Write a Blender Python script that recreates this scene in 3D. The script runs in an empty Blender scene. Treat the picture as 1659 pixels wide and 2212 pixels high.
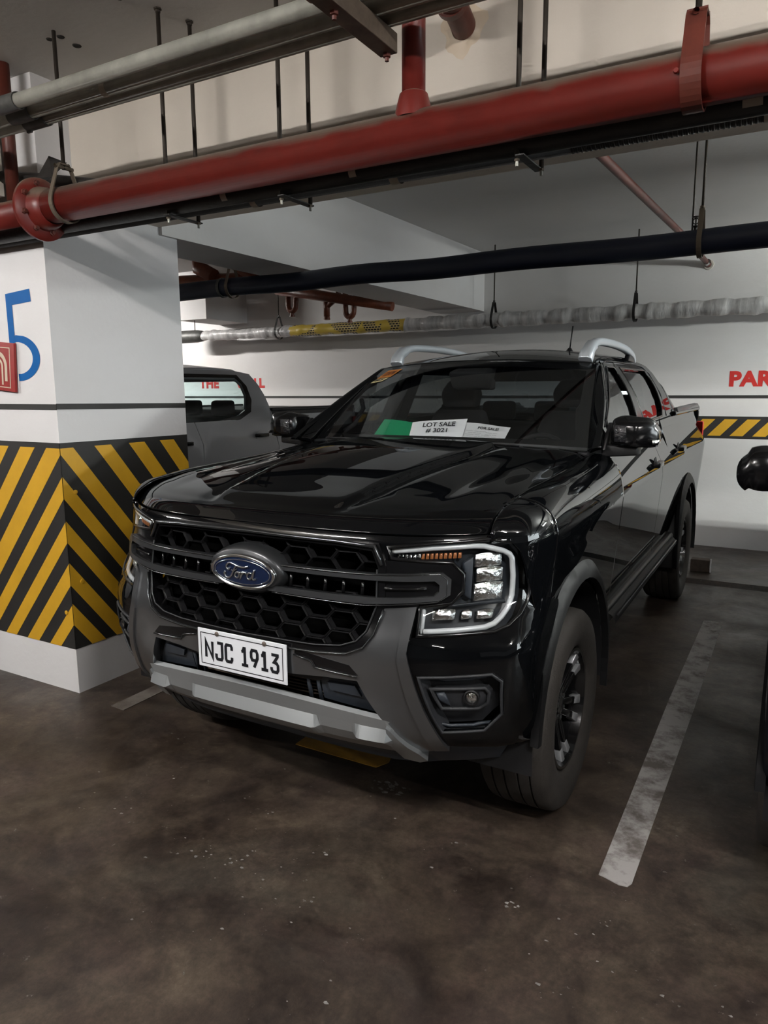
import bpy, bmesh, math, random
from mathutils import Vector, Matrix, Euler
from mathutils.geometry import delaunay_2d_cdt
random.seed(7)
sc = bpy.context.scene
COL = sc.collection
# ------------------------------------------------------------------ camera
cd = bpy.data.cameras.new('camera'); cam = bpy.data.objects.new('camera', cd); COL.objects.link(cam)
yaw, pit, roll = .5164, .1673, -.0062
fw = Vector((-math.sin(yaw)*math.cos(pit), math.cos(yaw)*math.cos(pit), -math.sin(pit)))
rt = Vector((math.cos(yaw), math.sin(yaw), 0)); up = rt.cross(fw)
r2 = rt*math.cos(roll)+up*math.sin(roll); u2 = -rt*math.sin(roll)+up*math.cos(roll)
M = Matrix((r2, u2, -fw)).transposed().to_4x4(); M.translation = Vector((1.6349, -2.6963, 1.6386))
cam.matrix_world = M
cd.sensor_fit = 'VERTICAL'; cd.sensor_height = 24; cd.lens = 24*1563.98/2212; cd.clip_start = .05
sc.camera = cam
# ------------------------------------------------------------------ world, exposure
w = bpy.data.worlds.new('world'); sc.world = w; w.use_nodes = True
w.node_tree.nodes['Background'].inputs[0].default_value = (.95, .97, 1, 1)
w.node_tree.nodes['Background'].inputs[1].default_value = .12
sc.view_settings.view_transform = 'Standard'; sc.view_settings.look = 'None'
sc.view_settings.exposure = 0; sc.view_settings.gamma = 1; sc.view_settings.use_curve_mapping = False
sc.cycles.max_bounces = 10; sc.cycles.transparent_max_bounces = 16; sc.cycles.caustics_reflective = False
sc.cycles.caustics_refractive = False; sc.cycles.sample_clamp_indirect = 4
# lamps of the garage: x, y, z, length direction, power
LAMPS = [(2.7, -2.6, 3.06, 'x', 125), (-.9, -3.3, 3.06, 'x', 115), (-4.9, -2.75, 3.06, 'x', 190), (7.2, -2.75, 3.06, 'x', 130),
         (4.4, 3.0, 2.5, 'x', 330), (-7.4, 2.9, 3.06, 'x', 260), (-1.5, -8.5, 3.06, 'x', 18), (4.5, -8.5, 3.06, 'x', 18)]
# daylight entering through the open facade on the right-hand side of the garage
dl = bpy.data.lights.new('daylight_opening', 'AREA'); dl.shape = 'RECTANGLE'; dl.size = 1.75; dl.size_y = 6.5; dl.energy = 430; dl.color = (.88, .97, 1)
do = bpy.data.objects.new('daylight_opening', dl); COL.objects.link(do); do.location = (12.7, 1.9, 2.15); do.rotation_euler = (0, math.radians(90), 0)
# ------------------------------------------------------------------ materials
MT = {}
def mat(name, col, rough=.5, metal=0, coat=0, spec=.5, trans=0, emit=None, es=0, bump=0, bscale=60, var=0, vscale=3, coatr=.03, alpha=1, ior=1.45):
    m = bpy.data.materials.new(name); m.use_nodes = True; nt = m.node_tree; b = nt.nodes['Principled BSDF']
    b.inputs['Base Color'].default_value = (*col, 1); b.inputs['Roughness'].default_value = rough
    b.inputs['Metallic'].default_value = metal; b.inputs['Coat Weight'].default_value = coat
    b.inputs['Coat Roughness'].default_value = coatr; b.inputs['Specular IOR Level'].default_value = spec
    b.inputs['Transmission Weight'].default_value = trans; b.inputs['IOR'].default_value = ior; b.inputs['Alpha'].default_value = alpha
    if emit: b.inputs['Emission Color'].default_value = (*emit, 1); b.inputs['Emission Strength'].default_value = es
    tc = nt.nodes.new('ShaderNodeTexCoord')
    if bump:
        n = nt.nodes.new('ShaderNodeTexNoise'); n.inputs['Scale'].default_value = bscale; n.inputs['Detail'].default_value = 6
        bp = nt.nodes.new('ShaderNodeBump'); bp.inputs['Strength'].default_value = bump; bp.inputs['Distance'].default_value = .01
        nt.links.new(tc.outputs['Object'], n.inputs['Vector']); nt.links.new(n.outputs['Fac'], bp.inputs['Height']); nt.links.new(bp.outputs[0], b.inputs['Normal'])
    if var:
        n = nt.nodes.new('ShaderNodeTexNoise'); n.inputs['Scale'].default_value = vscale; n.inputs['Detail'].default_value = 8; n.inputs['Roughness'].default_value = .65
        cr = nt.nodes.new('ShaderNodeValToRGB'); cr.color_ramp.elements[0].position = .3; cr.color_ramp.elements[1].position = .72
        cr.color_ramp.elements[0].color = (*[c*(1-var) for c in col], 1); cr.color_ramp.elements[1].color = (*[min(1, c*(1+var*.5)) for c in col], 1)
        nt.links.new(tc.outputs['Object'], n.inputs['Vector']); nt.links.new(n.outputs['Fac'], cr.inputs[0]); nt.links.new(cr.outputs[0], b.inputs['Base Color'])
    MT[name] = m; return m
def rgb(h): 
    c = [int(h[i:i+2], 16)/255 for i in (0, 2, 4)]
    return tuple(x/12.92 if x < .04045 else ((x+.055)/1.055)**2.4 for x in c)
mat('paint', (.0022, .0025, .003), .5, 0, coat=.85, spec=.0, coatr=.006)
mat('dark_grey_paint', (.20, .205, .215), .3, .88, coat=1, coatr=.03)
mat('bar_grey', (.045, .047, .05), .38, .6, coat=.3)
mat('gloss_black', (.004, .004, .0045), .16, 0, spec=.6)
mat('cell_black', (.014, .014, .015), .14, coat=1)
mat('satin_black', (.010, .010, .011), .45, spec=.35)
mat('plastic_black', (.02, .021, .024), .55, bump=.05, bscale=300)
mat('plastic_blue_grey', (.028, .034, .044), .42, var=.2, vscale=8)
mat('silver_paint', (.42, .44, .45), .36, .8)
mat('rail_silver', (.58, .62, .67), .32, .35)
mat('flare', (.003, .003, .0035), .62, spec=.3)
mat('chrome', (.75, .77, .78), .12, 1)
mat('dark_chrome', (.09, .095, .1), .2, .9)
mat('badge_blue', (.006, .018, .062), .25, .3, coat=1)
mat('white_plate', (.78, .8, .84), .35)
mat('ink', (.01, .011, .014), .4)
mat('rust_bolt', (.18, .15, .13), .5, .6)
mat('rubber', (.030, .026, .023), .75, bump=.15, bscale=120, var=.35, vscale=9)
mat('rim_black', (.008, .008, .009), .2, .5, coat=.6)
mat('rim_tip', (.42, .43, .45), .35, .6)
mat('mirror_inlay', (.012, .012, .014), .2, bump=.8, bscale=70, coat=.4)
mat('void', (.0015, .0015, .0015), 1, spec=0)
mat('brown_dust', (.075, .055, .042), .8, var=.4, vscale=20)
mat('lamp_white', (.62, .63, .64), .18, .1, coat=.5)
mat('lamp_chrome', (.85, .85, .83), .1, 1, bump=.6, bscale=55)
mat('lamp_housing', (.02, .023, .028), .25)
mat('amber', (.35, .12, .04), .3, .2)
mat('interior', (.006, .006, .007), .85)
mat('seat_cloth', (.012, .012, .013), .9)
mat('silver_body', (.36, .37, .39), .4, .3, coat=.7, coatr=.06)
mat('navy_body', (.008, .01, .016), .3, .3, coat=1)
mat('green_paper', (.006, .26, .11), .35)
mat('white_paper', (.86, .87, .9), .5)
mat('grey_paper', (.68, .69, .71), .5)
mat('faint_ink', (.16, .17, .18), .6)
mat('orange_sticker', (.55, .2, .035), .5, var=.35, vscale=60)
mat('yellow_sticker', (.7, .6, .32), .5)
mat('red_pipe', (.135, .012, .008), .42, 0, coat=.15, coatr=.25, var=.22, vscale=7)
mat('red_brown', (.10, .022, .014), .45, var=.4, vscale=10)
mat('galv', (.36, .355, .31), .45, .2, var=.4, vscale=6)
mat('galv_dark', (.1, .1, .095), .5, .4, var=.4, vscale=16)
mat('rod_steel', (.035, .028, .022), .55, .5)
mat('rod_dusty', (.12, .095, .07), .7, .2)
mat('square_tube', (.14, .105, .08), .5, .4, var=.4, vscale=18)
mat('black_pipe', (.016, .014, .013), .5, bump=.2, bscale=40, var=.4, vscale=12)
mat('blue_pipe', (.003, .006, .02), .5, bump=.25, bscale=12)
mat('copper_brown', (.16, .045, .022), .4, bump=.2, bscale=30, var=.4, vscale=10)
mat('duct_tape', (.3, .3, .28), .6)
mat('blue_number', (.001, .095, .32), .6, spec=.15, var=.08, vscale=6)
mat('letter_red', (.55, .025, .02), .6)
mat('sign_red', (.28, .02, .018), .4, var=.15, vscale=20)
mat('sign_cream', (.55, .45, .34), .5)
mat('stripe_black', (.016, .015, .014), .55, var=.3, vscale=5)
mat('stripe_yellow', (.60, .33, .018), .5, var=.12, vscale=5)
mat('lens_lamp', (1, 1, 1), .3, emit=(1, .97, .92), es=6)
mat('lamp_body', (.7, .7, .7), .5)
mat('white_tag', (.5, .47, .42), .6)
mat('old_paint', (.26, .25, .24), .7, var=.5, vscale=30)
mat('hole', (.02, .018, .016), .9)

def glassmat(name, tint, refl=.06, rough=0.0):
    m = bpy.data.materials.new(name); m.use_nodes = True; nt = m.node_tree
    nt.nodes.remove(nt.nodes['Principled BSDF']); out = nt.nodes['Material Output']
    t = nt.nodes.new('ShaderNodeBsdfTransparent'); t.inputs[0].default_value = (*tint, 1)
    g = nt.nodes.new('ShaderNodeBsdfGlossy'); g.inputs['Roughness'].default_value = rough; g.inputs[0].default_value = (1, 1, 1, 1)
    fr = nt.nodes.new('ShaderNodeFresnel'); ge = nt.nodes.new('ShaderNodeNewGeometry'); io = nt.nodes.new('ShaderNodeMath'); io.operation = 'MULTIPLY_ADD'
    io.inputs[1].default_value = 1/1.5-1.5; io.inputs[2].default_value = 1.5; nt.links.new(ge.outputs['Backfacing'], io.inputs[0]); nt.links.new(io.outputs[0], fr.inputs[0])
    mx = nt.nodes.new('ShaderNodeMixShader'); ad = nt.nodes.new('ShaderNodeMath'); ad.operation = 'ADD'; ad.inputs[1].default_value = refl; ad.use_clamp = True
    nt.links.new(fr.outputs[0], ad.inputs[0]); nt.links.new(ad.outputs[0], mx.inputs[0]); nt.links.new(t.outputs[0], mx.inputs[1]); nt.links.new(g.outputs[0], mx.inputs[2])
    nt.links.new(mx.outputs[0], out.inputs[0]); MT[name] = m
glassmat('windshield_glass', (.86, .88, .88), 0.0)
glassmat('rear_glass', (.12, .145, .155), 0.0)
glassmat('side_glass', (.14, .16, .165), .06)
glassmat('clear_lens', (.93, .95, .96), 0.0)
glassmat('silver_glass', (.8, .9, .9), 0.02)

def wallmat(name, col, stain, sscale=1.2, rough=.65, amount=.5):
    m = bpy.data.materials.new(name); m.use_nodes = True; nt = m.node_tree; b = nt.nodes['Principled BSDF']; b.inputs['Roughness'].default_value = rough
    b.inputs['Specular IOR Level'].default_value = .3
    tc = nt.nodes.new('ShaderNodeTexCoord'); mp = nt.nodes.new('ShaderNodeMapping'); mp.inputs['Scale'].default_value = (.6, .6, 1.2)
    n = nt.nodes.new('ShaderNodeTexNoise'); n.inputs['Scale'].default_value = sscale; n.inputs['Detail'].default_value = 9; n.inputs['Roughness'].default_value = .62
    cr = nt.nodes.new('ShaderNodeValToRGB'); cr.color_ramp.elements[0].position = .38; cr.color_ramp.elements[1].position = .7
    cr.color_ramp.elements[0].color = (*col, 1); cr.color_ramp.elements[1].color = (*[c*(1-amount)+s*amount for c, s in zip(col, stain)], 1)
    n2 = nt.nodes.new('ShaderNodeTexNoise'); n2.inputs['Scale'].default_value = 35; n2.inputs['Detail'].default_value = 5
    bp = nt.nodes.new('ShaderNodeBump'); bp.inputs['Strength'].default_value = .12; bp.inputs['Distance'].default_value = .01
    for a, c in ((tc.outputs['Object'], mp.inputs[0]), (mp.outputs[0], n.inputs[0]), (n.outputs['Fac'], cr.inputs[0]), (cr.outputs[0], b.inputs['Base Color']),
                 (tc.outputs['Object'], n2.inputs[0]), (n2.outputs['Fac'], bp.inputs['Height']), (bp.outputs[0], b.inputs['Normal'])): nt.links.new(a, c)
    MT[name] = m
wallmat('white_wall', (.68, .665, .66), (.58, .55, .52))
wallmat('beam_wall', (.62, .56, .49), (.5, .44, .37), 1.0)
wallmat('pillar_white', (.68, .67, .675), (.6, .58, .57), 1.5)
wallmat('ceiling_grey', (.62, .61, .60), (.50, .49, .47), .9)
wallmat('far_wall', (.05, .05, .05), (.04, .04, .04))  # unseen walls coloured near black so the truck paint reflects a dark aisle

def floormat():
    m = bpy.data.materials.new('floor_concrete'); m.use_nodes = True; nt = m.node_tree; b = nt.nodes['Principled BSDF']; L = nt.links.new
    N = nt.nodes.new; tc = N('ShaderNodeTexCoord')
    def noise(sc_, det, ro=.6, dist=0):
        n = N('ShaderNodeTexNoise'); n.inputs['Scale'].default_value = sc_; n.inputs['Detail'].default_value = det; n.inputs['Roughness'].default_value = ro; n.inputs['Distortion'].default_value = dist
        L(tc.outputs['Object'], n.inputs['Vector']); return n
    def ramp(src, p0, c0, p1, c1):
        r = N('ShaderNodeValToRGB'); r.color_ramp.elements[0].position = p0; r.color_ramp.elements[1].position = p1
        r.color_ramp.elements[0].color = (*c0, 1); r.color_ramp.elements[1].color = (*c1, 1); L(src, r.inputs[0]); return r
    def mix(f, a, b2, blend='MIX'):
        x = N('ShaderNodeMix'); x.data_type = 'RGBA'; x.blend_type = blend
        if isinstance(f, float): x.inputs[0].default_value = f
        else: L(f, x.inputs[0])
        for s, i in ((a, 6), (b2, 7)):
            if isinstance(s, tuple): x.inputs[i].default_value = (*s, 1)
            else: L(s, x.inputs[i])
        return x.outputs[2]
    big = ramp(noise(1.3, 12, .74, .5).outputs['Fac'], .38, (.020, .0145, .012), .64, (.080, .063, .048))
    red = ramp(noise(2.3, 8, .7, .3).outputs['Fac'], .5, (0, 0, 0), .68, (.55, .55, .55))
    c = mix(red.outputs[0], big.outputs[0], (.052, .034, .030))
    grn = ramp(noise(.9, 7, .6, 1).outputs['Fac'], .55, (0, 0, 0), .75, (.6, .6, .6))
    c = mix(grn.outputs[0], c, (.066, .064, .052))
    dk = ramp(noise(4.5, 12, .8, .9).outputs['Fac'], .50, (0, 0, 0), .75, (.75, .75, .75))
    c = mix(dk.outputs[0], c, (.02, .016, .014))
    fine = ramp(noise(42, 6, .8).outputs['Fac'], .3, (.6, .6, .6), .75, (1.35, 1.35, 1.35))
    c = mix(1.0, c, fine.outputs[0], 'MULTIPLY')
    mid = ramp(noise(9, 12, .78, .3).outputs['Fac'], .36, (.70, .67, .68), .64, (1.32, 1.29, 1.26)); c = mix(1.0, c, mid.outputs[0], 'MULTIPLY')
    mid2 = ramp(noise(3.1, 6, .6, 1.5).outputs['Fac'], .40, (.74, .70, .71), .62, (1.25, 1.23, 1.19)); c = mix(1.0, c, mid2.outputs[0], 'MULTIPLY')
    v = N('ShaderNodeTexNoise'); v.inputs['Scale'].default_value = 16; v.inputs['Detail'].default_value = 12; v.inputs['Roughness'].default_value = .8; L(tc.outputs['Object'], v.inputs['Vector'])
    chip = ramp(v.outputs['Fac'], .625, (0, 0, 0), .645, (.8, .8, .8))
    c = mix(chip.outputs[0], c, (.17, .165, .15))
    L(c, b.inputs['Base Color'])
    rr = ramp(noise(2.2, 8, .7, .5).outputs['Fac'], .35, (.32, .32, .32), .7, (.62, .62, .62)); L(rr.outputs[0], b.inputs['Roughness'])
    bp = N('ShaderNodeBump'); bp.inputs['Strength'].default_value = .25; bp.inputs['Distance'].default_value = .006
    L(noise(28, 9, .7).outputs['Fac'], bp.inputs['Height']); L(bp.outputs[0], b.inputs['Normal'])
    MT['floor_concrete'] = m
floormat()
def linemat(name, col, worn, lo=.45, hi=.62, sc_=7):
    m = bpy.data.materials.new(name); m.use_nodes = True; nt = m.node_tree; b = nt.nodes['Principled BSDF']; b.inputs['Roughness'].default_value = .6
    tc = nt.nodes.new('ShaderNodeTexCoord'); n = nt.nodes.new('ShaderNodeTexNoise'); n.inputs['Scale'].default_value = sc_; n.inputs['Detail'].default_value = 10; n.inputs['Roughness'].default_value = .7
    cr = nt.nodes.new('ShaderNodeValToRGB'); cr.color_ramp.elements[0].position = lo; cr.color_ramp.elements[1].position = hi
    cr.color_ramp.elements[0].color = (*col, 1); cr.color_ramp.elements[1].color = (*worn, 1)
    for a, c in ((tc.outputs['Object'], n.inputs[0]), (n.outputs['Fac'], cr.inputs[0]), (cr.outputs[0], b.inputs['Base Color'])): nt.links.new(a, c)
    MT[name] = m
linemat('road_white', (.40, .38, .37), (.13, .11, .10))
linemat('road_yellow', (.62, .34, .05), (.30, .18, .06), .5, .75)
linemat('road_faint', (.13, .115, .10), (.075, .06, .05))
def wrapmat(name, a, b_, sx, k=.5):
    m = bpy.data.materials.new(name); m.use_nodes = True; nt = m.node_tree; b = nt.nodes['Principled BSDF']; b.inputs['Roughness'].default_value = .35
    tc = nt.nodes.new('ShaderNodeTexCoord'); mp = nt.nodes.new('ShaderNodeMapping'); mp.inputs['Scale'].default_value = (sx, 2, 2); mp.inputs['Rotation'].default_value = (0, .35, 0)
    n = nt.nodes.new('ShaderNodeTexNoise'); n.inputs['Scale'].default_value = 1; n.inputs['Detail'].default_value = 6; n.inputs['Roughness'].default_value = .7
    cr = nt.nodes.new('ShaderNodeValToRGB'); cr.color_ramp.elements[0].position = .35; cr.color_ramp.elements[1].position = .65
    cr.color_ramp.elements[0].color = (*a, 1); cr.color_ramp.elements[1].color = (*b_, 1)
    bp = nt.nodes.new('ShaderNodeBump'); bp.inputs['Strength'].default_value = .6; bp.inputs['Distance'].default_value = .02
    for q, c in ((tc.outputs['Object'], mp.inputs[0]), (mp.outputs[0], n.inputs[0]), (n.outputs['Fac'], cr.inputs[0]), (cr.outputs[0], b.inputs['Base Color']), (n.outputs['Fac'], bp.inputs['Height']), (bp.outputs[0], b.inputs['Normal'])): nt.links.new(q, c)
    MT[name] = m
wrapmat('foil_wrap', (.30, .29, .29), (.62, .61, .60), 11)
def sleevemat():
    m = bpy.data.materials.new('printed_sleeve'); m.use_nodes = True; nt = m.node_tree; b = nt.nodes['Principled BSDF']; b.inputs['Roughness'].default_value = .35; N = nt.nodes.new; L = nt.links.new
    tc = N('ShaderNodeTexCoord'); br = N('ShaderNodeTexBrick'); br.inputs['Scale'].default_value = 1; br.inputs['Mortar Size'].default_value = .0055; br.inputs['Mortar Smooth'].default_value = .1; br.inputs['Brick Width'].default_value = .042; br.inputs['Row Height'].default_value = .026
    br.inputs['Color1'].default_value = br.inputs['Color2'].default_value = (.012, .012, .012, 1); br.inputs['Mortar'].default_value = (.55, .43, .18, 1)
    mp = N('ShaderNodeMapping'); mp.inputs['Rotation'].default_value = (1.5708, 0, 0); L(tc.outputs['Object'], mp.inputs[0]); L(mp.outputs[0], br.inputs['Vector'])
    n = N('ShaderNodeTexNoise'); n.inputs['Scale'].default_value = 5; n.inputs['Detail'].default_value = 1; L(tc.outputs['Object'], n.inputs['Vector'])
    cr = N('ShaderNodeValToRGB'); cr.color_ramp.interpolation = 'CONSTANT'; cr.color_ramp.elements[1].position = .5; L(n.outputs['Fac'], cr.inputs[0])
    mx = N('ShaderNodeMix'); mx.data_type = 'RGBA'; L(cr.outputs[0], mx.inputs[0]); L(br.outputs['Color'], mx.inputs[6]); mx.inputs[7].default_value = (.55, .4, .07, 1)
    L(mx.outputs[2], b.inputs['Base Color']); MT['printed_sleeve'] = m
sleevemat()
# dusty top on the red pipe: dirt settles on upward faces (a property of the pipe's own upper side)
m = MT['red_pipe']; nt = m.node_tree; b = nt.nodes['Principled BSDF']
src = b.inputs['Base Color'].links[0].from_socket
g = nt.nodes.new('ShaderNodeNewGeometry'); sp = nt.nodes.new('ShaderNodeSeparateXYZ'); nt.links.new(g.outputs['Normal'], sp.inputs[0])
nn = nt.nodes.new('ShaderNodeTexNoise'); nn.inputs['Scale'].default_value = 9; nn.inputs['Detail'].default_value = 8; tc = nt.nodes.new('ShaderNodeTexCoord'); nt.links.new(tc.outputs['Object'], nn.inputs['Vector'])
a1 = nt.nodes.new('ShaderNodeMath'); a1.operation = 'MULTIPLY_ADD'; a1.inputs[1].default_value = .6; nt.links.new(nn.outputs['Fac'], a1.inputs[0]); nt.links.new(sp.outputs['Z'], a1.inputs[2])
cr = nt.nodes.new('ShaderNodeValToRGB'); cr.color_ramp.elements[0].position = .58; cr.color_ramp.elements[1].position = .92; nt.links.new(a1.outputs[0], cr.inputs[0])
mx = nt.nodes.new('ShaderNodeMix'); mx.data_type = 'RGBA'; nt.links.new(cr.outputs[0], mx.inputs[0]); nt.links.new(src, mx.inputs[6]); mx.inputs[7].default_value = (.14, .1, .075, 1)
nt.links.new(mx.outputs[2], b.inputs['Base Color'])

# ------------------------------------------------------------------ helpers
OFF = {}
def link(o, parent=None):
    COL.objects.link(o)
    if parent is not None: o.parent = parent
    OFF[o.name] = OFF.get(parent.name, Vector()) if parent is not None else Vector()
    return o
def ob(name, verts, faces, m, parent=None, smooth=False, norms=None, kind=None, label=None):
    off = OFF.get(parent.name, Vector()) if parent is not None else Vector()
    me = bpy.data.meshes.new(name); me.from_pydata([tuple(Vector(v)-off) for v in verts], [], faces); me.materials.append(MT[m])
    if smooth: me.polygons.foreach_set('use_smooth', [True]*len(me.polygons))
    me.update()
    if norms: me.normals_split_custom_set_from_vertices([tuple(n) for n in norms])
    o = link(bpy.data.objects.new(name, me), parent)
    if kind: o['kind'] = kind
    if label: o['label'] = label
    return o
def tag(o, label, cat, group=None, kind=None):
    o['label'] = label; o['category'] = cat
    if group: o['group'] = group
    if kind: o['kind'] = kind
    return o
def thing(name, label, cat, loc, group=None, rz=0, local=False):
    o = bpy.data.objects.new(name, None); COL.objects.link(o); o.location = loc; o.rotation_euler = (0, 0, rz); o.empty_display_size = .1
    OFF[o.name] = Vector() if local else Vector(loc)
    return tag(o, label, cat, group)
def setoff(o, v): OFF[o.name] = Vector(v)
def ci(x, xs, ys):
    if x <= xs[0]: return ys[0]
    if x >= xs[-1]: return ys[-1]
    i = max(j for j in range(len(xs)) if xs[j] <= x); i = min(i, len(xs)-2)
    def d(j):
        if j == 0: return (ys[1]-ys[0])/(xs[1]-xs[0])
        if j == len(xs)-1: return (ys[-1]-ys[-2])/(xs[-1]-xs[-2])
        a = (ys[j]-ys[j-1])/(xs[j]-xs[j-1]); b = (ys[j+1]-ys[j])/(xs[j+1]-xs[j]); h0 = xs[j]-xs[j-1]; h1 = xs[j+1]-xs[j]
        return 0 if a*b <= 0 else (a*h1+b*h0)/(h0+h1)
    h = xs[i+1]-xs[i]; t = (x-xs[i])/h; a, b = ys[i], ys[i+1]; da, db = d(i)*h, d(i+1)*h
    return a*(2*t**3-3*t*t+1)+da*(t**3-2*t*t+t)+b*(-2*t**3+3*t*t)+db*(t**3-t*t)
def ss(a, b, x):
    t = max(0, min(1, (x-a)/(b-a))); return t*t*(3-2*t)
def lerp(a, b, t): return a+(b-a)*t
def resample(pts, res):
    out = []
    for i, p in enumerate(pts):
        q = pts[(i+1) % len(pts)]; n = max(1, int(math.hypot(q[0]-p[0], q[1]-p[1])/res+.5))
        for k in range(n): out.append((lerp(p[0], q[0], k/n), lerp(p[1], q[1], k/n)))
    return out
def inside(p, poly):
    r = False
    for i in range(len(poly)):
        a, b = poly[i], poly[i-1]
        if (a[1] > p[1]) != (b[1] > p[1]) and p[0] < (b[0]-a[0])*(p[1]-a[1])/(b[1]-a[1])+a[0]: r = not r
    return r
def segd(p, loop):
    m = 9
    for i in range(len(loop)):
        a, b = loop[i-1], loop[i]; dx, dy = b[0]-a[0], b[1]-a[1]; l = dx*dx+dy*dy
        t = 0 if l == 0 else max(0, min(1, ((p[0]-a[0])*dx+(p[1]-a[1])*dy)/l)); m = min(m, math.hypot(p[0]-a[0]-t*dx, p[1]-a[1]-t*dy))
    return m
def fill2d(outer, holes=(), res=.04):
    loops = [resample(outer, res)]+[resample(h, res) for h in holes]
    pts, edges = [], []
    for lp in loops:
        s = len(pts); pts += lp; edges += [(s+i, s+(i+1) % len(lp)) for i in range(len(lp))]
    xs = [p[0] for p in loops[0]]; ys = [p[1] for p in loops[0]]
    y = min(ys)+res*.5
    while y < max(ys):
        x = min(xs)+res*.5
        while x < max(xs):
            if inside((x, y), loops[0]) and not any(inside((x, y), h) for h in loops[1:]) and all(segd((x, y), lp) > res*.4 for lp in loops): pts.append((x, y))
            x += res
        y += res
    vc, ed, fc, ov, oe, of = delaunay_2d_cdt([Vector(p) for p in pts], edges, [], 1, 1e-6)
    vc = [tuple(v) for v in vc]; out = []
    for f in fc:
        c = (sum(vc[i][0] for i in f)/len(f), sum(vc[i][1] for i in f)/len(f))
        if inside(c, loops[0]) and not any(inside(c, h) for h in loops[1:]): out.append(list(f))
    return vc, out
def patch(name, outer, fmap, m, parent, holes=(), off=0, th=.012, res=.04, mir=False, ref=(0, -1, 0), kind=None, label=None, both=True):
    """2D outline -> curved, thick panel with analytic normals; mir: second, mirrored copy"""
    vc, fc = fill2d(outer, holes, res); ref = Vector(ref); e = 2e-3; P = []; Nn = []
    for (u, v) in vc:
        p = Vector(fmap(u, v)); n = (Vector(fmap(u+e, v))-Vector(fmap(u-e, v))).cross(Vector(fmap(u, v+e))-Vector(fmap(u, v-e)))
        n.normalize()
        if n.dot(ref) < 0: n = -n
        P.append(p+n*off); Nn.append(n)
    out = []
    for s in ((1, -1) if mir else (1,)):
        PP = [Vector((p.x*s, p.y, p.z)) for p in P]; NN = [Vector((n.x*s, n.y, n.z)) for n in Nn]
        V = list(PP); NR = list(NN); F = []
        for f in fc:
            a, b, c = PP[f[0]], PP[f[1]], PP[f[2]]
            F.append(f if (b-a).cross(c-a).dot(NN[f[0]]) > 0 else f[::-1])
        if th:
            k = len(V); V += [p-n*th for p, n in zip(PP, NN)]; NR += [-n for n in NN]
            cnt = {}
            for f in F:
                for i in range(3):
                    a, b = f[i], f[(i+1) % 3]; cnt[(a, b)] = 1
            F2 = [[i+k for i in f[::-1]] for f in F]
            for (a, b) in cnt:
                if (b, a) not in cnt:
                    t = (PP[b]-PP[a]).normalized(); n = t.cross(NN[a]); j = len(V)
                    V += [PP[a], PP[b], PP[b]-NN[b]*th, PP[a]-NN[a]*th]; NR += [n]*4; F2.append([j+1, j, j+3, j+2])
            F = F+F2
        out.append(ob(name, V, F, m, parent, True, NR, kind, label))
    return out if mir else out[0]
def grid(name, f, us, vs, m, parent, mir=False, smooth=True, flip=False, label=None, kind=None):
    V = [f(u, v) for v in vs for u in us]; n = len(us)
    F = [[j*n+i, j*n+i+1, (j+1)*n+i+1, (j+1)*n+i] for j in range(len(vs)-1) for i in range(n-1)]
    if flip: F = [q[::-1] for q in F]
    r = [ob(name, V, F, m, parent, smooth, None, kind, label)]
    if mir: r.append(ob(name, [(-v[0], v[1], v[2]) for v in V], [q[::-1] for q in F], m, parent, smooth, None, kind, label))
    return r if mir else r[0]
def solid(o, t, offset=-1):
    for q in (o if isinstance(o, list) else [o]):
        s = q.modifiers.new('solid', 'SOLIDIFY'); s.thickness = t; s.offset = offset
    return o
def rng(a, b, n): return [a+(b-a)*i/n for i in range(n+1)]
def tubeVF(path, r, seg=10, closed=False, sec=None, cap=True, upv=None):
    P = [Vector(p) for p in path]; n = len(P); V = []; F = []; prev = None
    if sec is None: sec = [(math.cos(2*math.pi*k/seg), math.sin(2*math.pi*k/seg)) for k in range(seg)]
    seg = len(sec)
    for i in range(n):
        a = P[i-1] if (i or closed) else P[i]; b = P[(i+1) % n] if (i < n-1 or closed) else P[i]
        t1 = (P[i]-a); t2 = (b-P[i]); t1 = t1.normalized() if t1.length > 1e-9 else t2.normalized(); t2 = t2.normalized() if t2.length > 1e-9 else t1
        t = (t1+t2).normalized(); sc_ = 1/max(.35, t.dot(t1))
        if upv is not None: u = Vector(upv); u = (u-t*u.dot(t)).normalized()
        elif prev is None:
            u = Vector((0, 0, 1)) if abs(t.z) < .9 else Vector((1, 0, 0)); u = (u-t*u.dot(t)).normalized()
        else: u = (prev-t*prev.dot(t)).normalized()
        prev = u; s = t.cross(u); rr = r[i] if isinstance(r, (list, tuple)) else r
        # keep width through mitres
        kd = (t2-t1); kd = kd-t*kd.dot(t)
        for (x, y) in sec:
            o_ = s*x*rr+u*y*rr
            if kd.length > 1e-4:
                k = kd.normalized(); o_ = o_+k*(o_.dot(k))*(sc_-1)
            V.append(P[i]+o_)
    m_ = n if closed else n-1
    for i in range(m_):
        for k in range(seg):
            a = i*seg+k; b = i*seg+(k+1) % seg; c = ((i+1) % n)*seg+(k+1) % seg; d = ((i+1) % n)*seg+k
            F.append([a, b, c, d])
    if cap and not closed: F.append(list(range(seg))[::-1]); F.append([(n-1)*seg+k for k in range(seg)])
    return V, F
def tube(name, path, r, m, parent=None, seg=12, closed=False, sec=None, mir=False, upv=None, smooth=True, label=None):
    V, F = tubeVF(path, r, seg, closed, sec, True, upv)
    res = []
    for s in ((1, -1) if mir else (1,)):
        o = ob(name, [(v[0]*s, v[1], v[2]) for v in V], F if s > 0 else [f[::-1] for f in F], m, parent, False, None, None, label)
        if smooth:
            o.data.polygons.foreach_set('use_smooth', [len(p.vertices) == 4 for p in o.data.polygons])
        res.append(o)
    return res if mir else res[0]
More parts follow.
